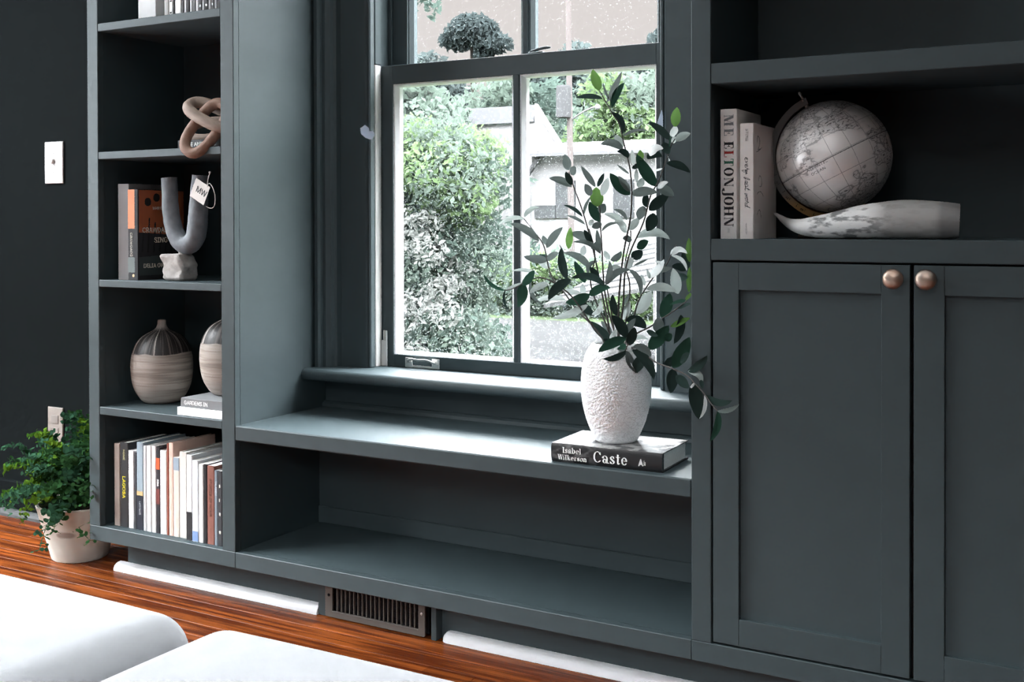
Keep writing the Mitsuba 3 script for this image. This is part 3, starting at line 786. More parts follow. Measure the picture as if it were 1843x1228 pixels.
for txt, y, z, h in (('WHERE THE', .075, .185, .008), ('CRAWDADS', .040, .125, .0125), ('SING', .080, .098, .0135), ('DELIA OWENS', .044, .032, .0105)):
    spine_text(k, placed(meshkit.text_mesh(txt, h, .0004, bold=True), (0, 1, 0), (0, 0, 1), (1, 0, 0), (xs + .0004, y, Zm + z)), (.52, .46, .40))

# top shelf of the frame
Zt = 1.4686
G2 = 'books and cases on the topmost shelf in view'
book('broad pale grey album, leftmost on the topmost shelf in view', .1425, .2080, .045, .20, Zt, .27, (.52, .52, .52), G2)
book('narrow taupe grey book right of the broad pale album', .2380, .2530, .045, .18, Zt, .25, (.36, .34, .33), G2)
k = book('white book with black dots on the topmost shelf', .2560, .2680, .045, .16, Zt, .24, (.82, .82, .82), G2)
for j in range(6):
    add(k + '__dot', bx(.2590, .2650, .0444, .046, Zt + .013 + .03 * j, Zt + .017 + .03 * j, .0003), flat((.02, .02, .02)))
book('black book between two white ones on the topmost shelf', .2690, .2760, .045, .16, Zt, .235, (.02, .02, .02), G2)
book('plain white book right of the black book on the topmost shelf', .2770, .2975, .045, .17, Zt, .245, (.84, .84, .84), G2)
x = .2995
for j, (w_, c_) in enumerate(((.009, .06), (.008, .55), (.010, .03), (.009, .45), (.011, .12), (.009, .62), (.011, .05), (.008, .40), (.012, .03), (.009, .33), (.010, .10), (.009, .25), (.013, .03))):
    nm = ['first', 'second', 'third', 'fourth', 'fifth', 'sixth', 'seventh', 'eighth', 'ninth', 'tenth', 'eleventh', 'twelfth', 'thirteenth'][j]
    kk = book(f"slim {'dark' if c_ < .2 else 'pale'} case on the topmost shelf, {nm} right of the plain white book", x, x + w_, .045, .15, Zt, .19 + .012 * ((j * 5) % 3), (c_, c_, c_ * 1.03), G2)
    if j in (6, 8, 10):
        add(kk + '__dot', bx(x + .003, x + w_ - .003, .0444, .046, Zt + .02, Zt + .026, .0004), flat((.7, .7, .7)))
    x += w_ + .0007

# ---------------------------------------------------------------- right cupboard shelf
Zc = .91
k = book('white book with bold black and coloured serif title, left of the handwritten spine', 1.7345, 1.7672, .030, .155, Zc, .2475, (.80, .78, .765))
def title(text, col, ztop):
    mesh, ln = serif(text, .0185, .0005, w=.235, h=.055, track=.035)
    mesh.apply_scale((1.05, 1, 1))
    spine_text(k, down(mesh, 1.7425, .0297, ztop), col)
    return ztop - ln * 1.05
z = Zc + .2365
z = title('ME', (.20, .215, .23), z) - .009
for ch, col in (('E', (.018, .018, .022)), ('L', (.30, .035, .035)), ('T', (.04, .13, .09)), ('O', (.018, .018, .022)), ('N', (.018, .018, .022))):
    z = title(ch, col, z) - .0016
z -= .0035
title('JOHN', (.018, .018, .022), z)
add(k + '__emblem', bx(1.7490, 1.7535, .0296, .0305, Zc + .011, Zc + .020, .001), flat((.65, .64, .63)))
k = book('grey white book with a handwritten title on its spine, leaning cover beside the globe', 1.7735, 1.8005, .028, .150, Zc, .2185, (.66, .62, .60))
m_, ln = script('every last word', .0105)
spine_text(k, down(m_, 1.7835, .0277, Zc + .155), (.03, .03, .035))
spine_text(k, down(meshkit.text_mesh('STONE', .0052, .0003), 1.7850, .0277, Zc + .208), (.10, .095, .095))
spine_text(k, down(meshkit.text_mesh('HARLEQUIN', .0026, .0003), 1.7850, .0277, Zc + .030), (.22, .21, .20))
for q in ([(.05, .185), (.06, .195), (.066, .18), (.055, .17), (.07, .172)], [(.045, .165), (.06, .168), (.08, .175)], [(.06, .11), (.07, .12), (.08, .108), (.066, .10)], [(.05, .085), (.07, .09), (.09, .082)], [(.05, .045), (.065, .055), (.075, .04)]):
    add(k + '__cover_script', placed(extrude(LineString(spline(np.c_[np.array(q), np.zeros(len(q))], 16)[:, :2]).buffer(.0007), .0003), (0, 1, 0), (0, 0, 1), (1, 0, 0), (1.8005, 0, Zc)), flat((.20, .195, .19)))

gl = thing('globe', 'silver grey printed globe in a metal half ring behind the horn', 'globe')
sp = trimesh.creation.icosphere(subdivisions=5, radius=GR)
sp.apply_translation(GC)
add(gl + '__sphere', sp, GLOBE, smooth=True)
# half ring from pole to pole on the window side, its flat face towards the room
U = np.array([-1.0, 0, 0]) - _ax * (np.array([-1.0, 0, 0]) @ _ax); U /= np.linalg.norm(U)
Nr = np.cross(_ax, U)
if Nr[1] > 0:
    Nr = -Nr
th = np.linspace(-.06, math.pi + .06, 60)
v, f = [], []
for a in th:
    d = _ax * math.cos(a) + U * math.sin(a)
    for r_, n_ in ((.1130, .0060), (.1265, .0060), (.1265, -.0060), (.1130, -.0060)):
        v.append(GC + d * r_ + Nr * n_)
for i in range(len(th) - 1):
    for j in range(4):
        f.append((4 * i + j, 4 * i + (j + 1) % 4, 4 * i + 4 + (j + 1) % 4, 4 * i + 4 + j))
f += [(0, 3, 2, 1), tuple(4 * (len(th) - 1) + q for q in (0, 1, 2, 3))]
add(gl + '__meridian', (np.array(v), np.array(f)), ARC)
for s in (1, -1):
    o = GC + _ax * s * .1085
    pin = lathe([(0, 0), (.004, 0), (.004, .012), (.0062, .0135), (.0062, .0165), (.0022, .018), (.0022, .026), (.0035, .029), (.0022, .034), (0, .035)] if s > 0 else [(0, 0), (.004, 0), (.004, .014), (.006, .016), (0, .018)], 16)
    X_ = np.cross(_ax * s, [0, 1, 0]); X_ /= np.linalg.norm(X_)
    add(gl + '__pin', placed(pin, X_, np.cross(_ax * s, X_), _ax * s, o), NICKEL, smooth=40)
for j in range(13):                         # degree marks and figures on the ring's face
    a = math.radians(62 + j * 9)
    d = _ax * math.cos(a) + U * math.sin(a)
    tdir = -_ax * math.sin(a) + U * math.cos(a)
    add(gl + '__mark', placed(plain(-.0004, .0004, -.003, .0035, 0, .0004), tdir, d * 1.0, Nr, GC + d * .1185 + Nr * .0062) if Nr @ np.cross(tdir, d) > 0 else placed(plain(-.0004, .0004, -.003, .0035, 0, .0004), -tdir, d, Nr, GC + d * .1185 + Nr * .0062), flat((.03, .025, .02)))
    if j % 2:
        tx = meshkit.text_mesh(str(abs(90 - int(round(math.degrees(a) / 10)) * 10)), .0042, .0003, bold=True)
        X_ = tdir if Nr @ np.cross(tdir, d) > 0 else -tdir
        add(gl + '__figure', placed(tx, X_, d, Nr, GC + d * .1185 + Nr * .0062 + X_ * .002), flat((.03, .025, .02)))
foot = GC - _ax * .128
add(gl + '__stem', tube(spline([GC + (U * math.sin(2.45) + _ax * math.cos(2.45)) * .1225, (GC[0] - .02, GC[1], .937), (GC[0], GC[1], .925)], 10), [.006] * 10, 10), ARC, smooth=True)
add(gl + '__base', lathe([(0, 0), (.066, 0), (.068, .004), (.064, .008), (.02, .012), (.012, .018), (0, .018)], 48, (GC[0], GC[1], Zc)), flat((.06, .05, .045)), smooth=40)
for txt, lon_, lat_ in (('ATLANTIC', -.12, -.22), ('OCEAN', -.10, -.34)):
    t3 = meshkit.text_mesh(txt, .0052, .0003)
    cdir = np.array([-.13, -.955, -.27]); cdir /= np.linalg.norm(cdir)
    rx = np.array([.86, -.1, .42]); rx -= cdir * (rx @ cdir); rx /= np.linalg.norm(rx)
    upv = np.cross(cdir, rx)
    vv = np.array(t3.vertices)
    off = (0, .0) if txt == 'ATLANTIC' else (.004, -.010)
    dirs = cdir[None] * GR + rx[None] * (vv[:, :1] * 1.25 + off[0] - .012) + upv[None] * (vv[:, 1:2] + off[1])
    dirs /= np.linalg.norm(dirs, axis=1, keepdims=True)
    add(gl + '__lettering', trimesh.Trimesh(GC + dirs * (GR + .0001 + vv[:, 2:3]), t3.faces, process=False), flat((.10, .095, .09)))

# polished horn lying in front of the globe
hp = [(1.8235, .085, .9585, .0022), (1.832, .082, .9535, .0040), (1.845, .078, .9450, .0068), (1.860, .073, .9375, .0105), (1.880, .068, .9330, .0150), (1.905, .064, .9325, .0196), (1.935, .061, .9345, .0235), (1.965, .060, .9385, .0270),
      (1.995, .060, .9425, .0302), (2.030, .060, .9450, .0328), (2.065, .061, .9465, .0345), (2.100, .063, .9455, .0342), (2.135, .066, .9440, .0325), (2.158, .069, .9430, .0300)]
hs = spline(hp, 70)
hs[:, 2] = np.maximum(hs[:, 2], Zc + hs[:, 3] * .985 + .0005)
hm = tube(hs[:, :3], hs[:, 3], 36)
add('animal_horn', hm, HORN, smooth=50, label='mottled grey white horn lying on the cupboard counter in front of the globe', cat='horn')

# ---------------------------------------------------------------- the other bookcase pieces
gprof = [(0, .000), (.040, .000), (.050, .004), (.062, .018), (.0735, .040), (.0800, .070), (.0818, .095), (.0805, .120), (.0762, .140), (.0680, .160), (.0560, .176), (.0420, .186), (.0270, .193), (.0165, .2005), (.0122, .209), (.0110, .217), (.0112, .222), (.0092, .2235), (.0085, .219), (0, .219)]
gs = spline(np.c_[np.array(gprof[1:-3]), np.zeros(len(gprof) - 4)], 60)[:, :2]
gp = [(0, 0)] + [tuple(q) for q in gs] + gprof[-3:]
for cx, cy, z0, lab in ((.123, .14, .4571, 'gourd shaped vase with a dark streaked top and taupe banded body on the bookcase shelf'), (.392, .125, .5005, 'second gourd shaped vase, half hidden by the bookcase stile, standing on two flat books')):
    kk = add('gourd_vase', lathe(gp, 64, (cx, cy, z0)), GOURD, smooth=True, label=lab, cat='vase', group='gourd vases in the bookcase')
us = thing('arch_sculpture', 'charcoal grey U shaped clay sculpture on a rough stone block', 'sculpture')
up_ = [(.222, .075, 1.061), (.2235, .075, 1.035), (.226, .075, .990), (.233, .075, .945), (.2475, .075, .910), (.268, .075, .890), (.290, .075, .886), (.3105, .075, .900), (.322, .075, .935), (.3265, .075, .980), (.330, .075, 1.030), (.3325, .075, 1.065)]
pu = spline(up_, 60)
ru = .0205 + .004 * np.sin(np.linspace(0, math.pi, 60)) - .0015 * np.sin(np.linspace(0, 6.28, 60))
um = tube(pu, ru, 26)
um.vertices = um.vertices + (meshkit.fbm(um.vertices * 70, 3)[:, None] - .5) * .003 * um.vertex_normals
add(us + '__arch', um, CLAYGREY, smooth=60)
blk = roundbox(.226, .302, .042, .098, Zm, .8625, .010, 6)
blk.vertices = blk.vertices + (meshkit.fbm(blk.vertices * 55 + 3, 3)[:, None] - .5) * .012 * np.array([1, 1, .0]) + np.array([-.012, 0, 0]) * np.clip((blk.vertices[:, 2:3] - .83) / .03, 0, 1)
add(us + '__block', blk, STONE, smooth=40, label='rough pale stone block')
add(us + '__post', lathe([(0, .855), (.012, .855), (.013, .868), (0, .868)], 18, (.272, .075, 0)), STONE, smooth=True)
tg = thing('price_tag', 'cream square paper tag tied to the grey U shaped sculpture', 'tag')
a_ = math.radians(-27)
ca, sa = math.cos(a_), math.sin(a_)
TX, TY = np.array([ca, 0, sa]), np.array([-sa, 0, ca])
o = np.array([.3640, .042, 1.022])
add(tg + '__card', placed(bx(-.0270, .0270, -.0255, .0255, -.0006, 0, .0002), TX, TY, (0, -1, 0), o), flat((.56, .53, .50)))
add(tg + '__lettering', placed(meshkit.text_mesh('MW', .0150, .0003, bold=True), TX, TY, (0, -1, 0), o - TX * .0145 - TY * .005 + np.array([0, -.0002, 0])), flat((.06, .06, .06)))
add(tg + '__string', tube(spline([o + TX * .018 + TY * .022 + np.array([0, -.001, 0]), (.392, .046, 1.042), (.406, .045, 1.030), (.409, .05, 1.005), (.400, .055, .985), (.372, .056, .985)], 30), .0011, 6), flat((.55, .52, .49)), smooth=True)
add(tg + '__pin', cat_mesh(tube([(.3860, .045, 1.038), (.3900, .045, 1.054), (.3955, .045, 1.068)], .0013, 6), trimesh.creation.icosphere(2, .0030).apply_translation((.3960, .045, 1.070))), flat((.60, .58, .55)), smooth=40)

ch = thing('wooden_chain', 'carved wooden chain links in brown and reddish wood hanging over a bookcase shelf edge', 'chain ornament')


def link(center, X, Yv, a, b, r, m):
    """A long ring: a and b its half axes along X and Yv."""
    t = np.linspace(0, 2 * np.pi, 49)[:-1]
    e = 2.6
    cx_, sx_ = np.sign(np.cos(t)) * np.abs(np.cos(t)) ** (2 / e), np.sign(np.sin(t)) * np.abs(np.sin(t)) ** (2 / e)
    X, Yv = np.array(X, float) / np.linalg.norm(X), np.array(Yv, float)
    Yv = Yv - X * (X @ Yv)
    Yv /= np.linalg.norm(Yv)
    Zv = np.cross(X, Yv)
    p = np.array(center) + np.outer(cx_ * a, X) + np.outer(sx_ * b, Yv)
    tt = np.roll(p, -1, 0) - np.roll(p, 1, 0)
    tt /= np.linalg.norm(tt, axis=1, keepdims=True)
    nn = np.cross(tt, Zv)
    ang = np.arange(14) * 2 * np.pi / 14
    v = p[:, None] + r * (np.cos(ang)[None, :, None] * nn[:, None] + np.sin(ang)[None, :, None] * Zv)
    i, j = np.meshgrid(np.arange(48), np.arange(14), indexing='ij')
    q = np.stack([i * 14 + j, i * 14 + (j + 1) % 14, (i + 1) % 48 * 14 + (j + 1) % 14, (i + 1) % 48 * 14 + j], -1).reshape(-1, 4)
    add(ch + '__link', (v.reshape(-1, 3), q), m, smooth=True)


link((.416, .012, 1.178), (.50, .34, .80), (.80, .05, -.55), .072, .034, .0135, LINKRED)
link((.418, .030, 1.212), (.86, .12, -.42), (.2, .9, .45), .068, .030, .0150, LINKWOOD)
link((.372, .075, 1.180), (.92, .30, .06), (.0, .50, .85), .060, .026, .0125, LINKWOOD)
kb = thing('book', 'dark flat book with pale lettering under the wooden chain', 'book')
add(kb + '__cover', bx(.300, .470, .030, .19, 1.1305, 1.1525, .001), flat((.035, .036, .038)))
spine_text(kb, placed(meshkit.text_mesh('HOUSE AND HOME', .010, .0005, bold=True), (1, 0, 0), (0, 0, 1), (0, -1, 0), (.306, .0299, 1.1365)), (.55, .55, .53))
add(kb + '__pages', plain(.4701, .4712, .034, .186, 1.133, 1.150), PAGES)

# ---------------------------------------------------------------- book and vase on the bench
Zb = .4486
R1 = trimesh.transformations.rotation_matrix(math.radians(1.2), [0, 0, 1], [1.377, .02, 0])


def rot(mesh):
    mesh.apply_transform(R1)
    return mesh


cs = thing('book', 'thick dark hardback lying on the window bench under the white vase', 'book')
cx0, cx1, cy0, cy1, ch_ = 1.377, 1.619, .018, .170, .0385
CASTE = princ('book_jacket_dark_print', proc(lambda p, n, uv: mix((.012, .012, .013), (.10, .10, .10), smoothstep(.5, .75, fbm(p.x * 60, p.y * 60, p.z * 75, 3)) * smoothstep(1.50, 1.44, p.x))), .38, .5)
CASTETOP = princ('book_jacket_grey_print', proc(lambda p, n, uv: mix((.055, .055, .056), (.30, .295, .29), smoothstep(.42, .62, fbm(p.x * 34, p.y * 34, 1.0, 4)))), .32, .6)
add(cs + '__cover', rot(bx(cx0, cx1, cy0, cy1, Zb, Zb + .0024, .0006)), CASTE)
add(cs + '__cover', rot(bx(cx0, cx1, cy0, cy1, Zb + ch_ - .0024, Zb + ch_, .0006)), CASTETOP)
sp_ = [(cy0 + .004, 0)] + [(cy0 + .004 - .0075 * math.sin(a) ** .6, ch_ / 2 - ch_ / 2 * math.cos(a)) for a in np.linspace(0, math.pi, 13)[1:-1]] + [(cy0 + .004, ch_)]
add(cs + '__spine', rot(prism([(y, Zb + z) for y, z in sp_] + [(cy0 + .008, Zb + ch_), (cy0 + .008, Zb)], 'x', cx0, cx1)), CASTE, smooth=30)
add(cs + '__pages', rot(plain(cx0 + .004, cx1 - .005, cy0 + .008, cy1 - .004, Zb + .0024, Zb + ch_ - .0024)), PAGES)
yf = cy0 - .0037
for txt, x, z, h in (('Isabel', 1.4035, .0205, .0115), ('Wilkerson', 1.3925, .0062, .0105), ('Caste', 1.4720, .0085, .0215)):
    m_, ln = serif(txt, h, .0010)
    add(cs + '__lettering', rot(placed(m_, (1, 0, 0), (0, 0, 1), (0, -1, 0), (x, yf, Zb + z))), flat((.82, .82, .81)))
logo = unary_union([LineString([(0, 0), (.004, .012), (.008, 0)]).buffer(.0011), Point(.004, .0045).buffer(.003), LineString([(.011, .001), (.011, .010)]).buffer(.0006), LineString([(.0135, .001), (.0135, .008)]).buffer(.0005)])
add(cs + '__emblem', rot(placed(extrude(logo, .0008), (1, 0, 0), (0, 0, 1), (0, -1, 0), (1.571, yf, Zb + .011))), flat((.70, .70, .70)))

VX, VY, VZ = 1.4850, .101, Zb + ch_
vp = [(0, .0), (.041, 0), (.0435, .002), (.0497, .014), (.0568, .030), (.0642, .0515), (.0712, .083), (.0735, .114), (.0720, .145), (.0655, .1765), (.0555, .1955), (.0490, .2030)]
vs_ = spline(np.c_[np.array(vp[1:]), np.zeros(11)], 48)[:, :2]
va = lathe([vp[0]] + [tuple(q) for q in vs_] + [(.0470, .2038), (.0450, .201), (.0520, .188), (.0620, .160), (.0690, .115), (.0600, .050), (.045, .014), (0, .012)], 72, (VX, VY, VZ + .0002))
add('vase', va, VASE, smooth=50, label='white speckled ceramic vase on the dark hardback, holding olive branches', cat='vase')

STEMS = {'A': [(1.4822,0.105,0.6522),(1.4875,0.1046,0.6931),(1.4891,0.1041,0.757),(1.4945,0.1035,0.8266),(1.5049,0.1029,0.896),(1.5176,0.1024,0.9536),(1.5204,0.1019,1.0052),(1.5157,0.1015,1.0569),(1.5071,0.1012,1.0916),(1.4998,0.1009,1.1206),(1.4874,0.1006,1.1557),(1.4799,0.1005,1.1642),(1.4724,0.1004,1.1784),(1.4624,0.1002,1.194),(1.4548,0.1001,1.2072),(1.4472,0.1,1.2181)],'B': [(1.4851,0.11,0.6518),(1.4895,0.1088,0.7102),(1.4989,0.1075,0.7744),(1.5034,0.1062,0.8382),(1.5227,0.1049,0.8961),(1.5455,0.1039,0.942),(1.5543,0.1032,0.9705),(1.5632,0.1026,0.9989),(1.5768,0.1021,1.0213),(1.5916,0.1013,1.0549),(1.599,0.1008,1.075),(1.6076,0.1003,1.0972),(1.6161,0.1,1.1103)],'C': [(1.4676,0.115,0.6502),(1.4602,0.1257,0.7074),(1.446,0.1345,0.7532),(1.4245,0.1476,0.8231),(1.4099,0.1563,0.8703),(1.3926,0.1652,0.9182),(1.3857,0.1685,0.9363),(1.3672,0.1764,0.9789),(1.3474,0.1837,1.0184),(1.3372,0.1878,1.0408),(1.332,0.19,1.0533)],'D': [(1.4844,0.1,0.6413),(1.4857,0.0918,0.7115),(1.4745,0.0861,0.7577),(1.467,0.0778,0.8271),(1.4671,0.0696,0.8963),(1.4665,0.0655,0.9308),(1.4669,0.0621,0.9594),(1.4666,0.06,0.9765)],'E': [(1.4596,0.11,0.6444),(1.4466,0.1189,0.6956),(1.3816,0.132,0.751),(1.3366,0.1417,0.7971),(1.317,0.1456,0.8146),(1.2968,0.1528,0.8567),(1.2893,0.1567,0.8811),(1.2793,0.1599,0.8994),(1.2637,0.1631,0.9153),(1.2527,0.1653,0.9265),(1.2368,0.1685,0.9426),(1.2289,0.17,0.9501)],'F': [(1.4693,0.1,0.6461),(1.4664,0.0897,0.6877),(1.4374,0.0755,0.7339),(1.4199,0.0667,0.7628),(1.3933,0.0554,0.7974),(1.3653,0.0466,0.8169),(1.3423,0.0403,0.826),(1.3016,0.0297,0.8126),(1.2653,0.02,0.7981)],'K': [(1.4771,0.105,0.6461),(1.4709,0.1077,0.6978),(1.444,0.1109,0.7548),(1.4276,0.1128,0.7894),(1.4203,0.1146,0.8244),(1.4286,0.1165,0.8599),(1.4252,0.1183,0.8951),(1.4141,0.12,0.9281)],'L': [(1.4917,0.095,0.6481),(1.4921,0.0774,0.7131),(1.4895,0.0613,0.7714),(1.4872,0.05,0.8118)],'M': [(1.4904,0.115,0.6457),(1.4966,0.1184,0.7097),(1.5019,0.1209,0.7562),(1.5029,0.1246,0.8258),(1.4961,0.1257,0.8443),(1.5003,0.1278,0.8839),(1.5057,0.13,0.9246)],'G': [(1.497,0.1,0.6478),(1.5364,0.0723,0.6862),(1.5949,0.0387,0.6661),(1.6382,0.0148,0.6583),(1.6587,0.0031,0.6545),(1.6847,-0.0122,0.6484),(1.703,-0.0257,0.6376),(1.7254,-0.0424,0.6247),(1.7454,-0.0593,0.6099),(1.7646,-0.075,0.5974)],'H': [(1.4973,0.105,0.6473),(1.5134,0.0971,0.6917),(1.534,0.0925,0.7126),(1.5604,0.0879,0.7256),(1.5931,0.0818,0.7456),(1.6252,0.0756,0.7663),(1.6418,0.0722,0.7782),(1.6519,0.07,0.7864)],'I': [(1.4951,0.11,0.6466),(1.5036,0.1138,0.6989),(1.5173,0.117,0.7421),(1.5286,0.1199,0.7804),(1.5463,0.1223,0.8096),(1.5639,0.1244,0.833),(1.5875,0.1267,0.8562),(1.5966,0.1283,0.8757),(1.608,0.13,0.8963)],'J': [(1.5014,0.09,0.6435),(1.5186,0.0623,0.6703),(1.5355,0.0403,0.6904),(1.5437,0.03,0.6997)]}
